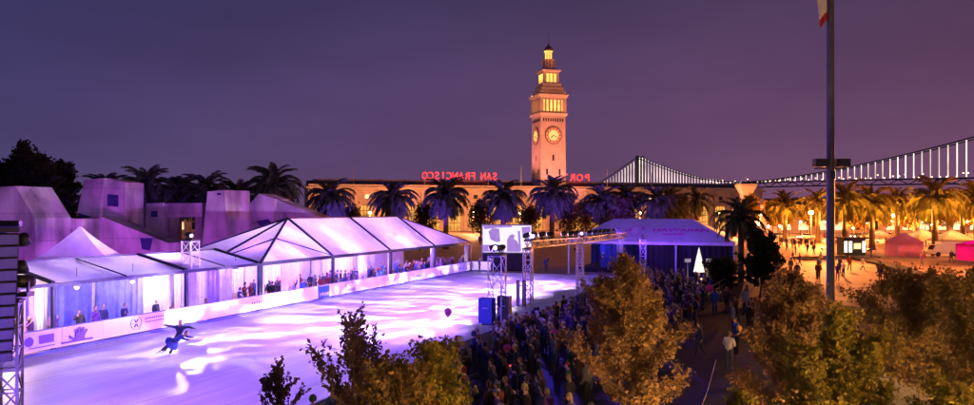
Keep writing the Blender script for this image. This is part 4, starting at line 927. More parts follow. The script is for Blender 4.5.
# ------------------------------------------------------------------ palms
def frond_mesh(seed, a0, L_, droop):
    r_ = random.Random(seed); q_ = MB(); n = 12; p = Vector((0, 0, 0)); a = a0; pts_ = [p.copy()]; st_ = L_ / n
    for k in range(n):
        a -= droop / n * (.5 + 1.2 * k / n); p = p + Vector((math.cos(a), 0, math.sin(a))) * st_; pts_.append(p.copy())
    for k in range(n): q_.bar(pts_[k], pts_[k + 1], .10 * (1 - k / n) + .02)
    for k in range(2, 25):
        s_ = k / 24 * n; i = min(n - 1, int(s_)); f = s_ - i; b_ = pts_[i].lerp(pts_[i + 1], f); d = (pts_[i + 1] - pts_[i]).normalized(); up = d.cross(Vector((0, 1, 0))) * -1
        ll = (.42 + .42 * math.sin(math.pi * min(1, k / 24 * 1.02))) * r_.uniform(.85, 1.15) * L_ / 4.4
        for s2 in (-1, 1):
            e = (d * .75 + Vector((0, s2, 0)) * .8 + up * r_.uniform(.0, .35)).normalized(); tip = b_ + e * ll + Vector((0, 0, -.16 * ll - .08)); wv = d * .075
            md = b_.lerp(tip, .55) + Vector((0, 0, .06))
            q_.add([b_ - wv, b_ + wv, md + wv * 1.2, tip, md - wv * 1.2], [(0, 1, 2, 3, 4)])
    return q_.mesh('frond', 'frond')
FRS = [[frond_mesh(10 + k, R(78), 4.0, 1.3) for k in range(2)], [frond_mesh(20 + k, R(48), 4.5, 1.7) for k in range(2)], [frond_mesh(30 + k, R(18), 4.6, 1.5) for k in range(2)], [frond_mesh(40 + k, R(-18), 4.2, 1.1) for k in range(2)], [frond_mesh(50 + k, R(-48), 3.9, .6) for k in range(2)]]
TRK = {}
FRW = []
for row_ in FRS:
    FRW.append([])
    for me_ in row_:
        m3 = me_.copy(); m3.materials.clear(); m3.materials.append(MATS['frond_uplit']); FRW[-1].append(m3)
def palm(x, y, top, label, group, sc_=1.0, nf=46, seed=0, FS=FRS):
    r_ = random.Random(seed); t_ = thing('date_palm', label, 'palm tree', (x, y, 0), r_.uniform(0, 6.28), group)
    th = top - 3.0 * sc_
    prof = [(.62 * sc_, 0), (.5 * sc_, .5), (.42 * sc_, 1.5)]; z = 1.8
    while z < th - 1.4 * sc_: prof.append(((.40 + .03 * (len(prof) % 2)) * sc_, z)); z += .45
    prof += [(.42 * sc_, th - 1.3 * sc_), (.66 * sc_, th - .8 * sc_), (.72 * sc_, th - .25 * sc_), (.35 * sc_, th + .25 * sc_)]
    MB().lathe(prof, 10).build('trunk', 'palm_bark', t_, True)
    for k in range(nf):
        f = k / nf; lay = 0 if f < .14 else 1 if f < .36 else 2 if f < .6 else 3 if f < .8 or nf < 70 else 4
        o_ = link('frond', r_.choice(FS[lay]), t_); o_.location = (0, 0, th + (.15 - .4 * f) * sc_); o_.rotation_euler = (r_.uniform(-.25, .25), r_.uniform(-.14, .14), k * 2.399 + r_.uniform(-.25, .25)); s_ = sc_ * r_.uniform(.86, 1.08); o_.scale = (s_, s_, s_)
    return t_
for i, (px, py, Y, lb) in enumerate(((104, 171, 122, 'dark palm tips showing above the leaning concrete tube'), (146, 165, 118, 'dark shaggy palm between the leaning tube and the concrete gateway'), (179, 174, 128, 'dark palm above the lintel of the concrete gateway'), (206, 171, 124, 'dark palm right behind the tapered concrete tower'), (239, 176, 126, 'palm with lamplit trunk between tapered tower and sloping concrete tube'), (273, 163, 112, 'tallest dark palm, behind the sloping concrete tube'))): palm(gx(px, Y), Y, gz(py, Y), lb, 'palms behind the fountain', 1.15, 84, i)
for i, (px, py, Y, lb) in enumerate(((330, 178, 145, 'bushy blue palm above the near ridge end of the long tent'), (393, 179, 148, 'bushy blue palm above the middle of the long tent'), (446, 176, 146, 'bushy blue palm under the red letters by the tent end'), (503, 179, 150, 'bushy blue palm behind the video screen'), (552, 175, 150, 'bushy blue palm directly before the clock tower'))): palm(gx(px, Y), Y, gz(py, Y), lb, 'palms before the hall', 1.22, 96, 20 + i)
for i, (px, py, Y, lb) in enumerate(((602, 184, 150, 'dark blue palm above the low hip of the stage tent roof'), (626, 182, 160, 'dark palm under the bridge tower behind the stage tent'), (657, 184, 152, 'fuller dark blue palm above the stage tent logo'), (669, 186, 165, 'dark palm tucked behind the fuller one above the logo'))): palm(gx(px, Y), Y, gz(py, Y), lb, 'palms behind the stage tent', 1.15, 84, 40 + i)
palm(gx(697, 170), 170, gz(184, 170), 'slim palm with wide flat crown between stage tent and pylon', None, 1.1, 28, 50)
palm(gx(741, 66), 66, gz(196, 66), 'low drooping palm with blue lit trunk beside the stage tent', None, .62, 60, 51)
PLZ = ((785, 189, 182, 'plaza palm standing alone beside the bright street lamp'), (845, 180, 136, 'dark plaza palm rising beside the kiosk and flag pole'), (872, 183, 142, 'plaza palm between the kiosk and the pink tent'), (935, 176, 128, 'thick trunked dark palm between the two cream market tents'), (976, 180, 150, 'plaza palm behind the magenta booth'), (818, 187, 175, 'gold lit palm just behind the flag pole'), (897, 185, 170, 'gold lit palm behind the pink market tent'), (962, 186, 178, 'gold lit palm behind the large cream tent'), (915, 190, 190, 'gold lit palm behind the cream tent by the pink one'))
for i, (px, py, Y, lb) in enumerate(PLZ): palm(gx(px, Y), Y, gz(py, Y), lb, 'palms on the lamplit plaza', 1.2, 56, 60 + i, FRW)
for i, (px, py, Y, lb) in enumerate(PLZ):
    for dx_, dy_ in ((3.0, -2.4), (-2.6, 3.2)): flood(gx(px, Y) + dx_, Y + dy_, gx(px, Y), Y, gz(py, Y) - 1.5, 42000 if i in (1, 2, 3) and dy_ < 0 else 70000, (1.0, .40, .05), 'assumed small ground spotlight at the foot of a plaza palm', 60, .4, 'assumed uplights under the plaza palms', mat='lamp_sodium')  # uplights assumed from the lit crowns; the rear ones added for glow
for px, tx in ((150, 146), (200, 195), (262, 265), (352, 345), (420, 425), (500, 510), (575, 575), (640, 640)):
    flood(gx(px, 134), 100 if px < 300 else 134, gx(tx, 148), 148 if px > 300 else 120, 12.5, 42000 if px > 300 else 8000, (.17, .05, 1.0), 'assumed unseen blue ground floodlight aimed up at the row of palms', 62, .5, 'assumed blue floodlights under the palms')  # hidden floods assumed, put there to turn the dark palms indigo

# ------------------------------------------------------------------ leafy trees
def leaves(pts_, size, seed, name, mat, parent, up=0.25):
    r_ = np.random.default_rng(seed); n = len(pts_); p = np.asarray(pts_, dtype=np.float32)
    nrm = r_.normal(size=(n, 3)); nrm[:, 2] = np.abs(nrm[:, 2]) * (1 + up); nrm /= np.linalg.norm(nrm, axis=1, keepdims=True)
    a = r_.normal(size=(n, 3)); a -= nrm * (a * nrm).sum(1, keepdims=True); a /= np.linalg.norm(a, axis=1, keepdims=True); b_ = np.cross(nrm, a)
    s_ = (size * np.clip(r_.lognormal(0, .32, size=(n, 1)), .45, 2.0))
    v = np.empty((n, 4, 3), dtype=np.float32); v[:, 0] = p - a * s_; v[:, 1] = p + b_ * s_ * .62 - a * s_ * .1; v[:, 2] = p + a * s_; v[:, 3] = p - b_ * s_ * .62 - a * s_ * .1
    me = bpy.data.meshes.new(name); me.vertices.add(n * 4); me.vertices.foreach_set('co', v.reshape(-1)); me.loops.add(n * 4); me.loops.foreach_set('vertex_index', np.arange(n * 4, dtype=np.int32))
    me.polygons.add(n); me.polygons.foreach_set('loop_start', np.arange(0, n * 4, 4, dtype=np.int32)); me.update(calc_edges=True); me.materials.append(MATS[mat])
    o_ = link(name, me, parent); o_['kind'] = 'stuff'; return o_
def tree(x, y, h_, rad, base, label, mat, nleaf, lsize, seed, group=None, name='leafy_tree', upright=.75, tpr=.09, taper=.75, spread=.11, fork=1.0):
    r_ = random.Random(seed); t_ = thing(name, label, 'tree', (x, y, 0), 0, group); tk = MB(); twigs = []
    top = Vector((r_.uniform(-.1, .1) * rad, r_.uniform(-.1, .1) * rad, h_ * .97)); bend = Vector((r_.uniform(-.1, .1), r_.uniform(-.1, .1), 0)) * rad
    pth = [Vector((0, 0, 0)).lerp(top, k / 9) + bend * math.sin(k / 9 * 3.1) for k in range(10)]
    tk.tube(pth, [tpr * (1.25 if k == 0 else 1 - .88 * k / 9) for k in range(10)], 8)
    lim = MB(); nl = int(34 * fork)
    for k in range(nl):
        f = k / (nl - 1); zf = base / h_ + (1 - base / h_) * (f ** .9) * .93; i = min(8, int(zf * 9)); p = pth[i].lerp(pth[i + 1], zf * 9 - i)
        a = k * 2.4 + r_.uniform(-.4, .4); prof = ((1 - f) ** taper) * (.72 + .28 * min(1, f * 5)) + .10
        L_ = rad * prof * r_.uniform(.75, 1.18); e = upright * (.55 + .8 * f) * r_.uniform(.7, 1.3)
        d = Vector((math.cos(a) * math.cos(e), math.sin(a) * math.cos(e), math.sin(e))); q_ = [p]; n = 5
        for j in range(n):
            d = (d + Vector((r_.uniform(-.16, .16), r_.uniform(-.16, .16), r_.uniform(.0, .14)))).normalized(); q_.append(q_[-1] + d * (L_ / n))
        lim.tube(q_, [max(.006, tpr * .38 * (1 - f * .6) * (1 - j / 5.3)) for j in range(n + 1)], 5)
        for j in range(1, n + 1):
            for s2 in range(3 if j < n else 4):
                a2 = r_.uniform(0, 6.28); sd = Vector((math.cos(a2), math.sin(a2), r_.uniform(.1, .9))); dd_ = (d * .9 + sd * .75).normalized(); tl = L_ * r_.uniform(.16, .34) + .12
                s0 = q_[j]; s1 = s0 + dd_ * tl; twigs.append((s0, s1)); lim.tube([s0, s1], [.008, .004], 3)
    for s2 in range(8):
        p = pth[8]; d = Vector((r_.uniform(-.35, .35), r_.uniform(-.35, .35), 1)).normalized(); twigs.append((p, p + d * h_ * .10)); twigs.append((pth[9], pth[9] + d * h_ * .035))
    tk.build('trunk', 'bark', t_, True); lim.build('limbs', 'bark', t_)
    g_ = np.random.default_rng(seed); tw_ = np.array([[*a, *b_] for a, b_ in twigs]); wts = np.linalg.norm(tw_[:, 3:] - tw_[:, :3], axis=1); wts /= wts.sum()
    idx = g_.choice(len(tw_), nleaf, p=wts); f = g_.uniform(.05, 1.08, size=(nleaf, 1)); ps = tw_[idx, :3] * (1 - f) + tw_[idx, 3:] * f + g_.normal(size=(nleaf, 3)) * spread * np.clip(rad / 2.5, .4, 6)
    leaves(ps, lsize, seed, 'crown', mat, t_); return t_
# near trees below the terrace
tree(gx(630, 22), 22, 5.75, 2.25, 1.1, 'pointed amber leaved young tree standing between the crowd and lawn', 'leaf_center', 27000, .046, 1, upright=.8, taper=.95, spread=.085)
tree(gx(792, 20.5), 20.5, 5.2, 1.75, 1.0, 'rounded rust brown leaved tree beside the dark lawn', 'leaf_rust', 28000, .044, 2, taper=.5, upright=.8)
tree(gx(843, 15.5), 15.5, 4.75, 1.6, 1.0, 'bushy lime yellow tree in front of the rust brown one', 'leaf_lime', 28000, .038, 3, taper=.5, upright=.9)
tree(gx(920, 25), 25, 4.3, 2.3, 1.0, 'broad dull olive tree beneath the market tents', 'leaf_brown', 28000, .05, 4, taper=.45, upright=.7)
tree(gx(975, 20), 20, 5.2, 1.8, 1.0, 'brownish tree beside the low walled terrace', 'leaf_brown', 20000, .045, 5, taper=.5, upright=.8)
tree(gx(948, 14), 14, 3.75, 1.3, .8, 'small green tree nearest the low terrace wall', 'leaf_lime', 12000, .042, 6, taper=.5)
tree(gx(740, 15.0), 15.0, 3.45, .85, .8, 'small lime sapling at the edge of the pale lawn path', 'leaf_lime', 4500, .044, 16, taper=.5)
tree(gx(358, 17), 17, 3.6, 1.55, 1.6, 'open branched plum leaved tree in front of the bright ice', 'leaf_plum', 6000, .042, 7, upright=1.05, taper=.2, spread=.045, fork=.5)
tree(gx(279, 17.5), 17.5, 3.25, .75, 1.6, 'thin plum leaved sapling in front of the bright ice', 'leaf_plum', 2000, .042, 8, upright=1.1, taper=.3, spread=.045, fork=.4)
tree(gx(440, 16), 16, 4.15, 1.15, 1.2, 'compact amber green tree before the rinkside crowd', 'leaf_lime', 11000, .044, 9, taper=.4, upright=.9)
tree(gx(395, 15.5), 15.5, 3.75, 1.2, 1.2, 'low brown leaved tree between the plum tree and amber one', 'leaf_brown', 8000, .044, 10, taper=.4, upright=.9)
tree(gx(540, 15), 15, 2.95, .7, .8, 'small brown shrub tree under the dark crowd', 'leaf_brown', 3500, .044, 17, taper=.4)
# trees around the plaza
tree(gx(760, 62), 62, 5.0, 1.9, .8, 'dark round bush beside the low drooping palm', 'leaf_dark', 9000, .13, 11, taper=.4, name='bush')
tree(gx(722, 64), 64, 2.6, 1.6, .3, 'dark bush at the foot of the stage ramp', 'leaf_dark', 5000, .11, 12, taper=.4, name='bush')
tree(gx(24, 118), 118, gz(146, 118), 4.6, 3, 'tall dark ragged evergreen standing behind the leaning concrete slab', 'leaf_dark', 16000, .30, 13, taper=.8, tpr=.4, spread=.24, upright=.5)
tree(gx(40, 121), 121, gz(157, 121), 4.6, 3, 'middle dark evergreen sloping down from the tall ragged one', 'leaf_dark', 14000, .30, 19, taper=.7, tpr=.4, spread=.24, upright=.5)
tree(gx(62, 126), 126, gz(163, 126), 3.2, 3, 'small dark evergreen beside the leaning concrete tube', 'leaf_dark', 9000, .30, 14, taper=.35, tpr=.35, spread=.22)
tree(gx(5, 130), 130, gz(178, 130), 6.0, 3, 'low spreading dark evergreen behind the leaning concrete slab', 'leaf_dark', 12000, .34, 15, taper=.4, tpr=.35, spread=.3)
lab5 = 'small street tree glowing gold under the lamps behind the plaza'
for i in range(13):
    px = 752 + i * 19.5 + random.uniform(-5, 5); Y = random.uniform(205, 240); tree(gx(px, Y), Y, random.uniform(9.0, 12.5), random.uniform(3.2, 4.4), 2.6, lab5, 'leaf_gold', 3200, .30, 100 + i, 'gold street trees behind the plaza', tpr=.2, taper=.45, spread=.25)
lab6 = 'small dusky street tree between the palms and the arcaded hall'
for i, (px, py, Y) in enumerate(((480, 206, 170), (570, 195, 160), (585, 204, 180), (620, 203, 150), (683, 204, 190), (530, 212, 185), (425, 208, 175), (350, 209, 185))):
    tree(gx(px, Y), Y, gz(py, Y), 3.6, 2.2, 'small dusky street tree ' + ('beside the palm behind the screen', 'close to the palm before the clock tower', 'between the clock tower palm and the stage tent', 'above the ridge of the stage tent', 'beside the slim wide crowned palm', 'between screen palm and clock tower palm', 'beside the palm under the red letters', 'beside the palm at the near tent ridge')[i], 'leaf_plum', 2200, .26, 130 + i, 'street trees before the hall', tpr=.18, taper=.4, spread=.25)
for i, (px, Y, h_) in enumerate(((790, 60, 1.3), (806, 58, 1.1), (775, 57, 1.5), (930, 58, 1.5), (955, 60, 1.2), (905, 56, 1.7), (885, 62, 1.0))):
    tree(gx(px, Y), Y, h_, .9, .1, 'low olive shrub growing along the edge of the plaza', 'leaf_brown', 1400, .09, 150 + i, 'shrubs along the plaza edge', name='shrub', tpr=.03, taper=.4)

# ------------------------------------------------------------------ street lamps
SOD = (1.0, 0.285, 0.06)
lampm = {}
def street_lamp(x, y, h_, power, label, group=None, col=SOD, double=False, r0=.34):
    t_ = thing('street_lamp', label, 'street lamp', (x, y, 0), 0, group)
    MB().lathe([(.2, 0), (.2, .3), (.11, .5), (.07, h_ - .3)], 8).build('post', 'dark_metal', t_, True)
    for s_ in ((-1, 1) if double else (0,)):
        if s_: MB().bar((0, 0, h_ - .35), (s_ * .9, 0, h_ - .35), .06).build('arm', 'dark_metal', t_)
        gl = MB().lathe([(.05, h_ - .32), (r0 * .8, h_ - .15), (r0, h_ + .1), (r0 * .75, h_ + .35), (.06, h_ + .5)], 12, (s_ * .9, 0, 0)).build('lamp_globe', 'lamp_sodium', t_, True)
        point(t_, (s_ * .9, -.0 - r0 - .35, h_), power / (2 if double else 1), col, .3)
    return t_
labs = 'sodium street lamp along the waterfront road before the hall'
for (px, py, Y, p) in ((136, 213, 215, 3500), (301, 214, 240, 5000), (370, 213, 240, 9000), (425, 214, 262, 7000), (473, 213, 246, 9000), (520, 214, 262, 7000), (590, 214, 262, 7000), (640, 213, 262, 7000), (677, 216, 235, 10000), (720, 214, 262, 6000)):
    street_lamp(gx(px, Y), Y, gz(py, Y), p * 4.2, labs, 'lamps along the waterfront road', (1.0, .31, .11), r0=.46)
labs2 = 'sodium street lamp on the lamplit plaza among the palms'
for (px, py, Y, p) in ((811, 213, 160, 11000), (760, 215, 225, 7000), (893, 216, 190, 9000), (850, 215, 215, 7000), (960, 214, 195, 9000), (925, 215, 220, 7000), (1010, 208, 130, 9000), (990, 215, 240, 7000)):  # nearest lamp stands out of view, added to brighten the plaza
    street_lamp(gx(px, Y), Y, gz(py, Y), p * 7.0, labs2, 'lamps on the plaza', (1.0, .25, .045), r0=.5)
street_lamp(62, 84, 9.0, 52000, 'added sodium fill lamp out of view beyond the market end of the plaza', None)  # lamp added outside the view to brighten the plaza
for (x, y, p, k) in ((10.0, 8.6, 3600, 0), (15.5, 12.0, 6500, 1), (-.2, 6.5, 250, 2)):
    street_lamp(x, y, 3.4 if k == 2 else 6.0, p, ('assumed unseen tall lantern post on the walkway under the terrace by the lime tree', 'assumed unseen tall lantern post on the walkway under the terrace by the olive tree', 'assumed unseen short lantern post on the walkway under the terrace by the plum tree')[k], None, (1.0, .50, .19), r0=.2)  # unseen lanterns, assumed from the warm light on the near trees

lb7 = 'small globe lamp twinkling behind the plaza palms'
r_ = random.Random(77)
for k in range(20):
    px = 766 + k * 11.2 + r_.uniform(-4, 4); Y = r_.uniform(168, 240); h_ = r_.uniform(3.0, 4.6)
    t_ = thing('globe_lamp', lb7, 'lamp', (gx(px, Y), Y, 0), 0, 'globe lamps behind the plaza palms'); MB().lathe([(.12, 0), (.05, h_ - .2)], 6).build('post', 'dark_metal', t_); MB().lathe([(.05, h_ - .25), (.26, h_), (.05, h_ + .25)], 10).build('globe', 'lamp_white' if k % 3 == 0 else 'lamp_sodium', t_, True); point(t_, (0, -.6, h_), 6500, (1.0, .28, .05), .25)

for (x, y, tx, ty, tz, p_, lb, an) in ((4.9, 16.6, 4.1, 22, 3.6, 2200, 'amber tree', 62), (9.2, 15.8, 8.2, 20.5, 4.0, 4600, 'rust brown tree', 62), (8.0, 10.8, 7.2, 15.5, 3.2, 4400, 'bushy lime tree', 70), (14.6, 18.8, 14.0, 25, 3.4, 6500, 'broad olive tree', 66), (13.6, 14.4, 12.8, 20, 3.4, 3600, 'brownish terrace tree', 62), (9.2, 10.4, 8.5, 14, 2.6, 1500, 'small green terrace tree', 62), (-.2, 12.4, -1.0, 16, 3.0, 2000, 'compact amber green tree', 62), (-2.6, 12.0, -2.1, 15.6, 3.0, 900, 'low brown tree', 62)):
    flood(x, y, tx, ty, tz, p_, (1.0, .52, .17), 'assumed unseen ground spotlight aimed up into the ' + lb, an, .35, None, mat='lamp_sodium')  # uplights added out of view to brighten the crowns, assumed from their glow

# ------------------------------------------------------------------ flag pole
pmat('pole_paint', (0.07, 0.07, 0.11), 0.4, var=.2)
street_lamp(gx(757, 88), 88, 5.6, 4500, 'added sodium fill lamp hidden behind the dark round bush', None)  # fill lamp added out of sight to brighten the plaza
street_lamp(gx(830.5, 104), 104, 6.4, 26000, 'added sodium fill lamp hidden in line with the flag pole', None)  # another added fill lamp, concealed by the pole, for the plaza paving
fp = thing('flag_pole', 'tall dark blue flag pole with two floodlight boxes halfway up', 'flagpole', (gx(830.5, 38), 38, 0))
MB().lathe([(.30, 0), (.30, .4), (.205, .5), (.20, 8), (.165, 18), (.15, 20)], 16).build('pole', 'pole_paint', fp, True)
MB().lathe([(.05, 20), (.16, 20.1), (.16, 20.25), (.03, 20.4)], 10).build('finial', 'steel', fp, True)
zf = gz(163, 38)
for s_, nm in ((-1, 'a'), (1, 'b')):
    bx_ = MB().box((s_ * .55, -.1, zf), (.62, .42, .40), 0).build('floodlight_box', 'dark_metal', fp)
    MB().box((s_ * .55, -.33, zf), (.5, .03, .3)).build('lens', 'glass_dark', bx_)
MB().bar((-.75, .12, zf - .26), (.75, .12, zf - .26), .07).build('cross_arm', 'dark_metal', fp)
MB().box((0, -.22, zf - .6), (.2, .2, .4)).build('junction_box', 'dark_metal', fp)
fl = thing('state_flag', 'limp white flag with red lower band hanging on the flag pole', 'flag', (gx(830.5, 38), 38, 0))
q = MB(); qr = MB(); n = 16; m_ = 14
def fpt(i, j):
    s_ = i / n; t_ = j / m_; x = -.16 - s_ * (.42 + .12 * (1 - t_)); y = .13 * math.sin(s_ * 9 + t_ * 2) * (.4 + s_); z = 18.6 - t_ * 2.0 - s_ * .55 - .05 * math.sin(s_ * 12); return (x, y, z)
for i in range(n):
    for j in range(m_): (qr if j >= m_ - 3 or (i > 12 and j < 4) else q).add([fpt(i, j), fpt(i + 1, j), fpt(i + 1, j + 1), fpt(i, j + 1)], [(0, 1, 2, 3)])
q.build('cloth', 'flag_white', fl, True); qr.build('band', 'flag_red', fl, True)

# ------------------------------------------------------------------ plaza furniture, market
steps = thing('plaza_steps', 'three long low dark steps bending across the lamplit plaza', 'steps', (0, 0, 0))
line = [(gx(795, 112), 112), (gx(848, 116), 116), (gx(882, 99), 99), (gx(918, 80), 80)]
for k in range(3):
    q = MB()
    for (a, b_) in zip(line, line[1:]):
        dx, dy = b_[0] - a[0], b_[1] - a[1]; l_ = math.hypot(dx, dy); nx, ny = dy / l_, -dx / l_
        if ny > 0: nx, ny = -nx, -ny
        o1 = k * .95
        q.bar((a[0] + nx * o1, a[1] + ny * o1, .45 - k * .15 - .075), (b_[0] + nx * o1, b_[1] + ny * o1, .45 - k * .15 - .075), .9, .15)
        q.bar((a[0] + nx * o1, a[1] + ny * o1, (.45 - k * .15 - .15) / 2), (b_[0] + nx * o1, b_[1] + ny * o1, (.45 - k * .15 - .15) / 2), .5, max(.01, .45 - k * .15 - .15))
    q.build('step', 'rubber', steps)
kx, ky = gx(851, 124), 124
kio = thing('kiosk', 'dark flat roofed kiosk with white lit panels beside a plaza palm', 'kiosk', (kx, ky, 0), R(6)); kio.scale = (.8, .8, .9)
MB().box((0, 0, 1.5), (4.6, 2.6, 3.0)).build('wall', 'kiosk_green', kio); MB().box((0, -.2, 3.12), (5.6, 3.6, .24)).build('roof', 'dark_roof', kio)
for x in (-1.9, -.9, 1.95): MB().box((x, -1.33, 1.55), (.66, .06, 2.0)).build('light_panel', 'kiosk_panel', kio)
MB().box((.55, -1.32, 1.7), (1.5, .05, 1.0)).build('serving_hatch', 'window_warm', kio); MB().box((.5, -1.55, 1.1), (1.8, .5, .06)).build('counter', 'steel', kio)
def market_tent(px, Y, w_, h_, mat, label, walls=False, lamp=350, col=(1, .6, .25)):
    t_ = thing('market_tent', label, 'tent', (gx(px, Y), Y, 0), R(random.uniform(-12, 18))); e = 2.3; q_ = w_ / 2
    cs = [(-q_, -q_), (q_, -q_), (q_, q_), (-q_, q_)]
    for i in range(4):
        a, b_ = cs[i], cs[(i + 1) % 4]
        MB().patch((*a, e), (*b_, e), (0, 0, h_), (0, 0, h_), 6, 6, .12).build('roof_panel', mat, t_, True); MB().bar((*a, e - .15), (*b_, e - .15), .03, .3).build('valance', mat, t_)
        MB().box((a[0] * .97, a[1] * .97, e / 2), (.07, .07, e)).build('leg', 'steel', t_)
        if walls and i in (0, 1, 3): MB().patch((a[0] * .96, a[1] * .96, .02), (b_[0] * .96, b_[1] * .96, .02), (b_[0] * .96, b_[1] * .96, e - .3), (a[0] * .96, a[1] * .96, e - .3), 4, 4, 0).build('side_wall', mat, t_)
    MB().box((0, -q_ * .6, .75), (w_ * .7, .7, .06)).build('table', 'wood', t_); MB().box((0, -q_ * .6, .37), (w_ * .66, .6, .72)).build('table_skirt', mat, t_)
    MB().lathe([(.05, e - .2), (.12, e - .05), (.05, e + .1)], 8).build('bulb', 'lamp_white', t_)
    point(t_, (0, 0, e - .5), lamp, col, .2)
market_tent(904, 122, 4.0, 3.7, 'tent_pink', 'pink peaked market tent on the lamplit plaza', True, 40, (1, .35, .45))
market_tent(921, 138, 5.4, 4.0, 'tent_cream', 'cream market tent just behind the pink one')
market_tent(952, 131, 5.6, 4.0, 'tent_cream', 'large cream market tent beside the thick palm trunk')
market_tent(978, 110, 4.0, 3.1, 'tent_magenta', 'bright magenta walled booth at the end of the market', True, 260, (1, .12, .6))
market_tent(880, 150, 4.0, 3.5, 'tent_cream', 'small cream market tent farther back beside a plaza palm', False, 250)
def car(px, Y, rz, mat, label):
    t_ = thing('parked_car', label, 'car', (gx(px, Y), Y, 0), rz)
    prof = [(-2.2, .35), (-2.25, .75), (-2.0, .95), (-1.3, 1.0), (1.1, 1.0), (2.0, .88), (2.2, .7), (2.2, .35)]
    MB().prism([(x, -.85, z) for x, z in prof], (0, 1.7, 0)).build('body', mat, t_)
    MB().prism([(-1.5, -.72, 1.0), (-1.1, -.62, 1.45), (.3, -.62, 1.45), (1.0, -.72, 1.0)], (0, 1.44, 0)).build('cabin', 'glass_dark', t_); MB().prism([(-1.1, -.62, 1.452), (.3, -.62, 1.452), (.3, .62, 1.452), (-1.1, .62, 1.452)], (0, 0, .05)).build('roof', mat, t_)
    for x in (-1.4, 1.4):
        for y in (-.82, .82):
            o_ = MB().lathe([(.33, -.1), (.33, .1)], 14).build('wheel', 'rubber', t_); o_.matrix_local = Matrix.Translation((x, y, .33)) @ Matrix.Rotation(R(90), 4, 'X')
            o2 = MB().lathe([(.18, -.115), (.18, .115)], 10).build('rim', 'steel', o_)
    for y in (-.6, .6): MB().box((2.2, y, .68), (.06, .3, .16)).build('headlight', 'head_light', t_); MB().box((-2.24, y, .72), (.06, .3, .14)).build('taillight', 'tail_light', t_)
for k, (px, Y, rz, mt, lb) in enumerate(((806, 196, R(200), 'car_white', 'white car on the road behind the first plaza palm'), (778, 202, R(185), 'car_silver', 'silver car on the road beyond the dark bush'), (858, 200, R(-150), 'car_dark', 'dark car on the road behind the kiosk'), (888, 206, R(190), 'car_red', 'red car on the road behind the market tents'), (915, 203, R(-170), 'car_white', 'white car on the road behind the cream tents'), (832, 208, R(5), 'car_dark', 'dark car driving away behind the flag pole'), (944, 205, R(195), 'car_silver', 'silver car on the road behind the thick palm trunk'), (486, 186, R(182), 'car_white', 'white car on the road beyond the video screen'), (440, 184, R(182), 'car_dark', 'dark car on the road beyond the long tent'))):
    car(px, Y, rz, mt, lb)
van = thing('delivery_van', 'white box van parked under the large cream tent', 'van', (gx(946, 121), 121, 0), R(175))
MB().box((-.6, 0, 1.35), (3.6, 1.9, 1.9)).build('cargo_box', 'car_white', van); MB().prism([(1.2, -.9, .4), (2.4, -.9, .4), (2.4, -.9, 1.0), (1.9, -.9, 1.85), (1.2, -.9, 1.85)], (0, 1.8, 0)).build('cab', 'car_white', van); MB().prism([(1.96, -.8, 1.74), (2.38, -.8, 1.06), (2.42, -.8, 1.06), (2.0, -.8, 1.76)], (0, 1.6, 0)).build('windscreen', 'glass_dark', van)
for x in (-1.6, 1.6):
    for y in (-.85, .85): o_ = MB().lathe([(.36, -.1), (.36, .1)], 14).build('wheel', 'rubber', van); o_.matrix_local = Matrix.Translation((x, y, .36)) @ Matrix.Rotation(R(90), 4, 'X')
# ramp railing by the stage tent, rope on the lawn, terrace wall
rl = thing('ramp_railing', 'pale metal railing rising along the ramp beside the stage tent', 'railing', (0, 0, 0))
a = Vector((gx(706, 60), 60, .9)); b_ = Vector((gx(738, 66), 66, 1.9))
MB().bar(a, b_, .07).build('handrail', 'steel', rl); MB().bar(a - Vector((0, 0, .45)), b_ - Vector((0, 0, .45)), .05).build('mid_rail', 'steel', rl)
for k in range(6):
    p = a.lerp(b_, k / 5); MB().box((p.x, p.y, p.z / 2), (.06, .06, p.z)).build('post', 'steel', rl)
rp_ = MB().prism([(a.x + .2, a.y, 0), (b_.x + .2, b_.y, 0), (b_.x + .2, b_.y, 1.0)], (2.0, -.5, 0)).build('stage_ramp', 'asphalt'); tag(rp_, 'dark access ramp rising beside the stage tent', 'ramp')
rope = MB().tube([(gx(698, 26), 26, .03), (gx(708, 30), 30, .03), (gx(716, 36), 36, .03)], .012, 5).build('rope', 'banner_white'); tag(rope, 'pale rope lying straight across the dark lawn', 'rope')
tw_ = thing('terrace_wall', 'low grey terrace wall with a railing among the near trees', 'wall', (gx(915, 27.5), 27.5, 0), R(-20)); MB().box((0, 0, .45), (5.5, .35, .9)).build('wall', 'concrete', tw_); MB().box((0, 0, .94), (5.7, .5, .08)).build('coping', 'path', tw_); MB().bar((1.0, 0, 1.9), (2.6, 0, 1.9), .05).build('handrail', 'steel', tw_)
for x in (1.0, 1.8, 2.6): MB().bar((x, 0, .95), (x, 0, 1.9), .04).build('post', 'steel', tw_)

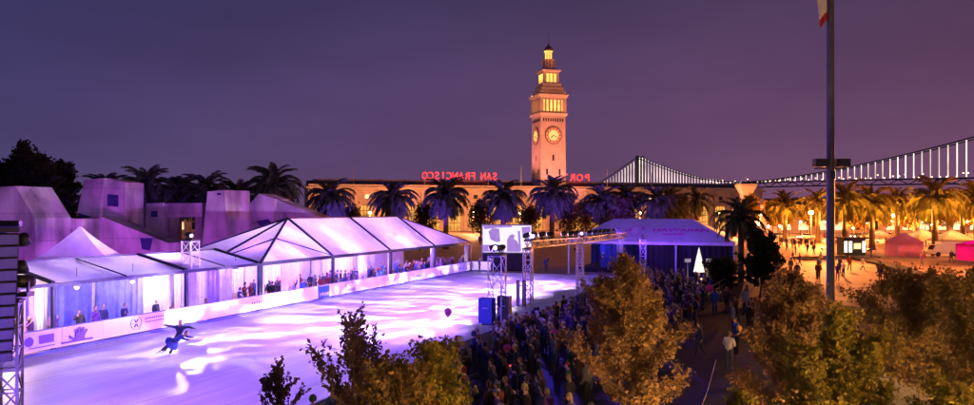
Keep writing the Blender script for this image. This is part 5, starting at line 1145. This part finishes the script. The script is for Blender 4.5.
# ------------------------------------------------------------------ people
BASE = dict(pelvis=(0, 0, .95), spine=(0, 0, 1.15), chest=(0, 0, 1.36), neck=(0, -.01, 1.50), head=(0, -.03, 1.60),
            ls=(.18, 0, 1.42), le=(.25, .02, 1.15), lw=(.24, -.08, .92), lh=(.23, -.10, .84), rs=(-.18, 0, 1.42), re=(-.25, .02, 1.15), rw=(-.24, -.08, .92), rh=(-.23, -.10, .84),
            lp=(.10, 0, .90), lk=(.11, -.02, .50), la=(.11, .02, .09), lt=(.13, -.15, .045), rp=(-.10, 0, .90), rk=(-.11, -.02, .50), ra=(-.11, .02, .09), rt=(-.13, -.15, .045))
RAD = dict(pelvis=(.155, .12), spine=(.15, .12), chest=(.165, .125), neck=(.06, .06), head=(.05, .05), ls=(.085, .085), le=(.062, .062), lw=(.045, .045), lh=(.035, .045), rs=(.085, .085), re=(.062, .062), rw=(.045, .045), rh=(.035, .045),
           lp=(.10, .10), lk=(.07, .07), la=(.05, .05), lt=(.045, .035), rp=(.10, .10), rk=(.07, .07), ra=(.05, .05), rt=(.045, .035))
BONES = [('pelvis', 'spine', 0), ('spine', 'chest', 0), ('chest', 'neck', 0), ('neck', 'head', 2), ('chest', 'ls', 0), ('ls', 'le', 0), ('le', 'lw', 0), ('lw', 'lh', 2), ('chest', 'rs', 0), ('rs', 're', 0), ('re', 'rw', 0), ('rw', 'rh', 2),
         ('pelvis', 'lp', 1), ('lp', 'lk', 1), ('lk', 'la', 1), ('la', 'lt', 3), ('pelvis', 'rp', 1), ('rp', 'rk', 1), ('rk', 'ra', 1), ('ra', 'rt', 3)]
def seg_d(p, a, b_):
    ab = b_ - a; t_ = max(0, min(1, (p - a).dot(ab) / max(1e-9, ab.dot(ab)))); return (p - (a + ab * t_)).length
def body_mesh(name, pose=None, hat=0, mats=('coat', 'trousers', 'skin_tone', 'shoe', 'hair', 'hat'), bulk=1.0, longcoat=False, headdir=(0, -1, 0), skirt=False, longhair=False):
    J = {k: Vector(v) for k, v in BASE.items()}
    for k, v in (pose or {}).items(): J[k] = Vector(v)
    names = list(J); me = bpy.data.meshes.new('sk'); me.from_pydata([J[n_] for n_ in names], [(names.index(a), names.index(b_)) for a, b_, _ in BONES], [])
    o_ = bpy.data.objects.new('sk', me); COL.objects.link(o_)
    o_.modifiers.new('s', 'SKIN'); sv = me.skin_vertices[0].data
    for i, n_ in enumerate(names):
        r_ = RAD[n_]; kf = bulk if n_ in ('pelvis', 'spine', 'chest', 'ls', 'rs', 'le', 're') else 1; sv[i].radius = (r_[0] * kf, r_[1] * kf); sv[i].use_root = (n_ == 'pelvis')
    ss = o_.modifiers.new('d', 'SUBSURF'); ss.levels = 1; ss.render_levels = 1
    m2 = bpy.data.meshes.new_from_object(o_.evaluated_get(bpy.context.evaluated_depsgraph_get())); bpy.data.objects.remove(o_)
    q_ = MB(); vs = [v.co.copy() for v in m2.vertices]; k0 = 0
    q_.v = [tuple(v) for v in vs]
    for p in m2.polygons:
        c_ = Vector(p.center); best = min(BONES, key=lambda bb: seg_d(c_, J[bb[0]], J[bb[1]])); mi = best[2]
        if longcoat and mi == 1 and c_.z > .62: mi = 0
        q_.f.append(tuple(p.vertices)); q_.m.append(mi)
    bpy.data.meshes.remove(m2)
    # hands: five separate curled fingers on each palm
    for s_, (w_, h_) in enumerate((('lw', 'lh'), ('rw', 'rh'))):
        d = (J[h_] - J[w_]).normalized(); sd = d.cross(Vector((0, 0, 1))); sd = sd.normalized() if sd.length > .05 else Vector((0, 1, 0)); n_ = sd.cross(d)
        for f in range(4):
            r0_ = J[h_] + sd * ((f - 1.5) * .02) + d * .01; ln = (.065, .078, .072, .055)[f]
            q_.tube([r0_, r0_ + d * ln * .55 - n_ * .006, r0_ + d * ln - n_ * .025], [.010, .009, .006], 5, 2)
        tb = J[h_] - d * .03 + sd * (.035 if s_ else -.035); q_.tube([tb, tb + d * .03 + sd * (.02 if s_ else -.02), tb + d * .06 + sd * (.022 if s_ else -.022)], [.012, .010, .007], 5, 2)
    # head: skull, nose, ears, eyes, hair or hat
    hd = Vector(headdir).normalized(); up = (J['head'] - J['neck']).normalized(); up = (up * .5 + Vector((0, 0, 1)) * .5).normalized(); sx = hd.cross(up).normalized(); hd = up.cross(sx).normalized(); c_ = J['head'] + up * .075 + hd * .02
    def P(x, y, z): return c_ + sx * x + hd * y + up * z
    def ell(rx, ry, rz, nu, nv, m_, z0=-1.0, cen=(0, 0, 0), face=None):
        vs_ = []; fs_ = []
        for i in range(nv + 1):
            ph = math.asin(z0) + (math.pi / 2 - math.asin(z0)) * i / nv
            for j in range(nu):
                th = 2 * math.pi * j / nu; x, y, z = rx * math.cos(ph) * math.cos(th), ry * math.cos(ph) * math.sin(th), rz * math.sin(ph)
                if z < 0 and m_ == 2: x *= 1 + .25 * z / rz; y += .012 * (-z / rz) 
                vs_.append(P(x + cen[0], y + cen[1], z + cen[2]))
        for i in range(nv):
            for j in range(nu): fs_.append((i * nu + j, i * nu + (j + 1) % nu, (i + 1) * nu + (j + 1) % nu, (i + 1) * nu + j))
        q_.add(vs_, fs_, m_)
    ell(.075, .095, .118, 12, 8, 2)
    q_.add([P(-.013, .092, -.025), P(.013, .092, -.025), P(0, .118, -.022), P(0, .09, .02)], [(0, 1, 2), (1, 3, 2), (3, 0, 2)], 2)
    for s_ in (-1, 1):
        ell(.012, .022, .032, 6, 4, 2, cen=(s_ * .078, 0, 0)); ell(.010, .006, .006, 6, 3, 3, cen=(s_ * .03, .088, .012))
    q_.add([P(-.025, .094, -.055), P(.025, .094, -.055), P(.02, .093, -.065), P(-.02, .093, -.065)], [(0, 1, 2, 3)], 3)
    ell(.084, .088, .124, 12, 5, 4, .12, (0, -.018, .004)); ell(.080, .060, .115, 12, 6, 4, -.75, (0, -.045, 0))
    if longhair: ell(.085, .05, .17, 10, 5, 4, -1, (0, -.06, -.09))
    if hat == 1: ell(.094, .104, .125, 12, 5, 5, .28, (0, -.005, .012)); ell(.028, .028, .028, 6, 4, 5, -1, (0, 0, .15))
    if hat == 2: ell(.105, .110, .135, 12, 6, 0, -.6, (0, -.035, 0))
    if skirt:
        n_ = 18; vs_ = []; fs_ = []; pc = J['pelvis']
        ax = (J['pelvis'] - J['spine']).normalized(); xx = Vector((1, 0, 0)) - ax * ax.x; xx.normalize(); yy = ax.cross(xx)
        for i in range(4):
            for j in range(n_):
                th = 2 * math.pi * j / n_; rr_ = .15 + .07 * i + (.02 * math.sin(th * 6) if i > 1 else 0); vs_.append(pc + ax * (-.02 + .09 * i) + (xx * math.cos(th) + yy * math.sin(th)) * rr_)
        for i in range(3):
            for j in range(n_): fs_.append((i * n_ + j, i * n_ + (j + 1) % n_, (i + 1) * n_ + (j + 1) % n_, (i + 1) * n_ + j))
        q_.add(vs_, fs_, 0)
    return q_.mesh(name, mats, True)
POSES = [
 ('standing', dict()),
 ('arms folded', dict(le=(.27, -.02, 1.14), lw=(.02, -.22, 1.18), lh=(-.08, -.22, 1.20), re=(-.27, -.02, 1.14), rw=(-.02, -.20, 1.12), rh=(.08, -.20, 1.12))),
 ('holding phone', dict(re=(-.26, -.12, 1.22), rw=(-.14, -.34, 1.46), rh=(-.12, -.38, 1.54))),
 ('walking', dict(lk=(.10, -.16, .52), la=(.10, -.22, .10), lt=(.11, -.38, .06), rk=(-.10, .06, .50), ra=(-.10, .30, .14), rt=(-.11, .20, .05), le=(.25, .12, 1.16), lw=(.24, .10, .95), lh=(.24, .06, .87), re=(-.25, -.10, 1.17), rw=(-.22, -.26, 1.0), rh=(-.21, -.31, .94))),
 ('hands pocketed', dict(le=(.30, .06, 1.16), lw=(.20, -.10, .98), lh=(.16, -.13, .94), re=(-.30, .06, 1.16), rw=(-.20, -.10, .98), rh=(-.16, -.13, .94))),
 ('waving', dict(le=(.34, -.04, 1.56), lw=(.32, -.08, 1.80), lh=(.31, -.09, 1.88))),
]
PM = {}
def pmesh(pi, hat, lc):
    k = (pi, hat, lc)
    if k not in PM: PM[k] = body_mesh('person', POSES[pi][1], hat, bulk=1.12, longcoat=lc, longhair=(hat == 0 and lc))
    return PM[k]
COATS = {'black': (.018, .018, .022), 'navy': (.02, .028, .085), 'dark red': (.16, .02, .025), 'grey': (.16, .16, .17), 'brown': (.11, .06, .035), 'pale': (.55, .52, .50), 'purple': (.12, .04, .22), 'blue': (.04, .09, .32), 'green': (.04, .10, .05), 'pink': (.5, .12, .25)}
PG = {}
def person(x, y, z, face, pi, coat, hat, lc, zone, s_=1.0, label=None):
    o_ = link('person', pmesh(pi, hat, lc)); o_.location = (x, y, z); o_.rotation_euler.z = face; o_.scale = (s_, s_, s_); o_.color = (*COATS[coat], 1)
    hw = ('', ' and knit hat', ' with hood up')[hat]; ln = 'long ' if lc else ''
    lb = label or f'person in {ln}{coat} coat{hw} {POSES[pi][0]} {zone}'
    tag(o_, lb, 'person', f'people {zone}' if not label else None); return o_
def crowd(pts_, zone, faces, seed, weights=None, pis=(0, 0, 1, 2, 4, 4, 5), coats=None):
    r_ = random.Random(seed)
    for (x, y, z) in pts_:
        cs = coats or ['black', 'black', 'navy', 'navy', 'grey', 'brown', 'dark red', 'purple', 'blue', 'pale', 'green']
        person(x, y, z, faces(x, y, r_), r_.choice(pis), r_.choice(cs), r_.choice((0, 0, 0, 1, 2)), r_.random() < .35, zone, r_.uniform(.90, 1.06))
def scatter(fn, n, seed, dmin, ok=lambda x, y: True):
    r_ = random.Random(seed); pts_ = []; tries = 0
    while len(pts_) < n and tries < n * 60:
        tries += 1; x, y, z = fn(r_)
        if ok(x, y) and all((x - a) ** 2 + (y - b2) ** 2 > dmin * dmin for a, b2, _ in pts_): pts_.append((x, y, z))
    return pts_
towers = [T1, T2, T3, T4, T5, LT]
def clear(x, y): return all((x - t[0]) ** 2 + (y - t[1]) ** 2 > .8 for t in towers)
to_ice = math.atan2(-RN.y, -RN.x) + math.pi / 2      # a body faces -Y, so turn to look across the ice
pts_ = scatter(lambda r_: RP(r_.uniform(-8, 47), 20.95 + 8.0 * r_.random() ** 1.4), 370, 5, .45, clear)
pts_.sort(key=lambda p: p[1]); far_ = pts_[88:]; pts_ = pts_[:88]
crowd(pts_, 'in the rinkside crowd', lambda x, y, r_: to_ice + r_.uniform(-.5, .5), 6)
# the packed far end of that crowd reads as one mass of heads
for cname in ('black', 'navy', 'brown', 'purple'): pmat('far_coat_' + cname, COATS[cname], .85, var=.15)
q = MB(); r_ = random.Random(44)
for (x, y, z) in far_:
    me = pmesh(r_.choice((0, 1, 4)), r_.choice((0, 1, 2)), False); M = Matrix.Translation((x, y, z)) @ Matrix.Rotation(to_ice + r_.uniform(-.5, .5), 4, 'Z') @ Matrix.Scale(r_.uniform(.9, 1.06), 4); k0 = len(q.v); cm = 6 + r_.randrange(4)
    q.v += [tuple(M @ v.co) for v in me.vertices]
    for p in me.polygons: q.f.append(tuple(i + k0 for i in p.vertices)); q.m.append(cm if p.material_index == 0 else p.material_index)
tag(q.build('crowd', ('coat', 'trousers', 'skin_tone', 'shoe', 'hair', 'hat', 'far_coat_black', 'far_coat_navy', 'far_coat_brown', 'far_coat_purple'), None, True), 'packed mass of spectators between the middle and far truss towers', 'crowd', None, 'stuff')
pts_ = scatter(lambda r_: RP(r_.uniform(18.9, 57), -1.15 - 3.4 * r_.random() ** 1.7), 112, 8, .40)
crowd(pts_, 'under the long tent', lambda x, y, r_: to_ice + math.pi + r_.uniform(-.5, .5), 9, coats=['black', 'black', 'navy', 'grey', 'brown', 'purple', 'blue', 'dark red'])
pts_ = [RP(u, v) for u, v in ((.3, -1.4), (1.4, -1.7), (4.2, -1.5), (5.3, -1.6), (7.1, -1.4), (16.4, -1.9), (17.3, -1.5), (2.6, -1.5), (6.1, -1.9), (9.6, -1.5))]
crowd(pts_, 'by the low tent curtains', lambda x, y, r_: to_ice + math.pi + r_.uniform(-.7, .7), 10, pis=(0, 1, 2, 5), coats=['black', 'navy', 'purple'])
def plaza_pt(r_):
    px, py = r_.uniform(785, 985), 243 + 42 * r_.random() ** 1.6; Y = gy(py); return (gx(px, Y), Y, 0)
def plz_ok(x, y): return math.hypot(x - kx, y - ky) > 4.2 and all(math.hypot(x - gx(p, Y), y - Y) > 3.6 for p, Y in ((903, 122), (921, 138), (952, 131), (946, 121), (978, 110), (880, 150))) and all(min(math.hypot(x - (a[0] + (b2[0] - a[0]) * k / 20), y - (a[1] + (b2[1] - a[1]) * k / 20)) for k in range(21)) > 3.2 for a, b2 in zip(line, line[1:]))
pts_ = scatter(plaza_pt, 50, 12, .8, plz_ok)
crowd(pts_, 'on the lamplit plaza', lambda x, y, r_: r_.uniform(0, 6.28), 13, pis=(0, 3, 3, 1, 4))
pts_ = scatter(lambda r_: (gx(r_.uniform(786, 838), 150), r_.uniform(143, 160), 0), 16, 14, .7)
crowd(pts_, 'beside the lone palm', lambda x, y, r_: r_.uniform(0, 6.28), 15, pis=(0, 1, 3, 4), coats=['black', 'navy', 'brown'])
def lawn_pt(r_): Y = r_.uniform(36, 58); return (gx(r_.uniform(668, 752), Y), Y, .004)
pts_ = scatter(lawn_pt, 18, 17, .8)
crowd(pts_, 'on the dark lawn', lambda x, y, r_: to_ice + r_.uniform(-1.2, 1.2), 18, pis=(0, 1, 4, 3))
person(gx(729, 33.5), 33.5, .004, 2.4, 1, 'pale', 0, False, '', 1.0, 'person in short pale jacket and folded arms standing alone on the lawn')
person(gx(944, 21.5), 21.5, 0, .6, 0, 'pale', 0, False, '', 1.0, 'person in white jacket among the near trees by the terrace wall'); person(gx(952, 22.2), 22.2, 0, 1.6, 4, 'pale', 2, False, '', 1.0, 'hooded person in white jacket among the near trees by the terrace wall')
person(gx(849, 36), 36, 0, 2.0, 4, 'black', 0, False, '', 1.0, 'person in black coat beside the flag pole, hands in pockets'); person(gx(857, 35.5), 35.5, 0, 3.0, 1, 'black', 2, True, '', 1.0, 'hooded person in long black coat beside the flag pole')
person(*RP(55.0, 1.6, .02), to_ice + math.pi, 0, 'navy', 0, False, '', 1.0, 'person in navy coat standing on the ice near the video screen')
person(gx(546, 88), 88, .0, .3, 5, 'navy', 0, False, '', 1.0, 'person in navy coat with raised arm between screen and stage tent')
person(*RP(61.5, 14.5, .6), -.2, 1, 'black', 0, False, '', 1.0, 'performer in black standing on the blue lit stage'); person(*RP(62.5, 17.0, .6), .3, 2, 'blue', 1, False, '', 1.0, 'performer in blue jacket and knit hat on the stage')

# skating pair on the ice
def skater(name, pose, loc, rz, label, **k):
    o_ = link(name, body_mesh(name, pose, **k)); o_.location = loc; o_.rotation_euler.z = rz; tag(o_, label, 'person', None)
    J = {kk: Vector(v) for kk, v in BASE.items()}; J.update({kk: Vector(v) for kk, v in pose.items()})
    for a_, t2 in (('la', 'lt'), ('ra', 'rt')):
        d = (J[t2] - J[a_]).normalized(); n_ = Vector((0, 0, 1)) if abs(d.z) < .8 else Vector((0, 1, 0))
        pa_, pb_ = J[a_] - d * .07, J[t2] + d * .06; ofs = -n_ * .075 if J[a_].z < .3 else (J[a_] - J['lk' if a_ == 'la' else 'rk']).normalized() * .1
        MB().bar(pa_ + ofs, pb_ + ofs, .012, .05).build('skate_blade', 'blade', o_)
    return o_
Ys = gy(356); xs_ = gx(176, Ys)
# lead: upright, arms spread wide, trailing leg swept to the side
skater('person', dict(pelvis=(0, 0, .86), spine=(.06, 0, 1.05), chest=(.10, -.02, 1.26), neck=(.12, -.03, 1.40), head=(.13, -.05, 1.50), ls=(.28, -.02, 1.32), le=(.52, -.03, 1.34), lw=(.74, -.06, 1.28), lh=(.83, -.07, 1.27), rs=(-.07, -.02, 1.34), re=(-.33, -.03, 1.38), rw=(-.56, -.05, 1.44), rh=(-.65, -.06, 1.45),
     lp=(.06, 0, .82), lk=(-.12, -.16, .50), la=(-.30, -.06, .20), lt=(-.36, -.20, .13), rp=(-.10, 0, .82), rk=(-.34, -.02, .52), ra=(-.62, .02, .26), rt=(-.74, -.08, .20)), (xs_, Ys + .25, .03), R(4), 'skater in dark costume with arms spread wide on the ice', mats=('costume_dark', 'costume_dark', 'skin_tone', 'shoe', 'hair', 'hat'))
skater('person', dict(pelvis=(0, 0, .80), spine=(.16, -.03, .92), chest=(.36, -.05, 1.02), neck=(.50, -.06, 1.08), head=(.58, -.08, 1.13), ls=(.38, .10, 1.08), le=(.62, .08, .98), lw=(.86, .02, .98), lh=(.95, .0, .99), rs=(.36, -.20, 1.04), re=(.60, -.26, .94), rw=(.84, -.28, .92), rh=(.93, -.28, .93),
     lp=(.02, .08, .76), lk=(-.14, .06, .46), la=(-.30, .06, .15), lt=(-.24, -.06, .12), rp=(-.04, -.10, .78), rk=(-.34, -.12, .58), ra=(-.62, -.12, .36), rt=(-.76, -.14, .28)), (xs_ + .18, Ys - .55, .03), R(-6), 'skater in blue skirted costume leaning forward beside the spread armed partner', mats=('costume', 'costume_dark', 'skin_tone', 'boot_white', 'hair', 'hat'), skirt=True, headdir=(1, -.4, 0))

# balloons
def balloon(px, py, Y, mat, label, r_=.17, base=1.3):
    z = gz(py, Y); x = gx(px, Y); t_ = thing('balloon', label, 'balloon', (x, Y, z), 0, None)
    MB().lathe([(.02, -r_ * 1.3), (r_ * .45, -r_ * 1.0), (r_ * .85, -r_ * .4), (r_, .1 * r_), (r_ * .88, r_ * .6), (r_ * .5, r_ * .98), (.01, r_ * 1.12)], 14).build('skin', mat, t_, True)
    MB().lathe([(.035, -r_ * 1.3 - .05), (.012, -r_ * 1.3)], 6).build('knot', mat, t_)
    MB().tube([(0, 0, -r_ * 1.3 - .03), (.04, 0, -r_ * 1.3 - (z - base) * .5), (-.02, 0, min(-r_ * 1.3 - .1, base - z))], .006, 4).build('string', 'banner_white', t_)
for px, py, Y, mt, lb, r_ in ((448, 312, 33, 'balloon_pink', 'pink balloon floating alone high against the bright ice', .17), (461, 339, 31.5, 'balloon_white', 'white balloon at the edge of the crowd against the ice', .14), (426.5, 355, 29, 'balloon_pink', 'pink balloon at the end of the crowd above the amber tree', .17), (409, 369.5, 27.5, 'balloon_violet', 'violet balloon half hidden by the plum leaved tree', .17), (507, 348.5, 31, 'balloon_pink', 'pink balloon above the heads amid the dark crowd', .17), (554, 333.5, 35, 'balloon_pink', 'pink balloon over the crowd beside the amber tree', .19), (534, 344, 33, 'balloon_green', 'yellow green balloon low in the dark crowd', .14), (563, 337, 36, 'balloon_violet', 'violet balloon tucked behind the pink one by the amber tree', .17), (709, 288, 55, 'balloon_pink', 'pink balloon over the lawn beside the stage ramp', .24), (497, 349, 33, 'balloon_violet', 'violet balloon sunk among the dark crowd', .14)):
    balloon(px, py, Y, mt, lb, r_)
sgn = thing('light_wand', 'short red glowing bar held up in the dark crowd', 'light', (gx(512, 29.5), 29.5, 0)); MB().bar((-.14, 0, gz(366, 29.5)), (.14, -.03, gz(365, 29.5)), .05).build('glow_bar', 'led_red', sgn); MB().bar((0, 0, 1.0), (0, 0, gz(367, 29.5)), .03).build('handle', 'dark_metal', sgn)
gw = thing('green_costume_light', 'green glowing inflatable figure standing near the flag pole', 'inflatable', (gx(841, 34.5), 34.5, 0)); MB().lathe([(.12, 0), (.2, .25), (.16, .6), (.22, .95), (.2, 1.3), (.1, 1.45), (.17, 1.6), (.14, 1.8), (.02, 1.9)], 12).build('body', 'led_green', gw, True)
print('OBJECTS', len(bpy.data.objects))
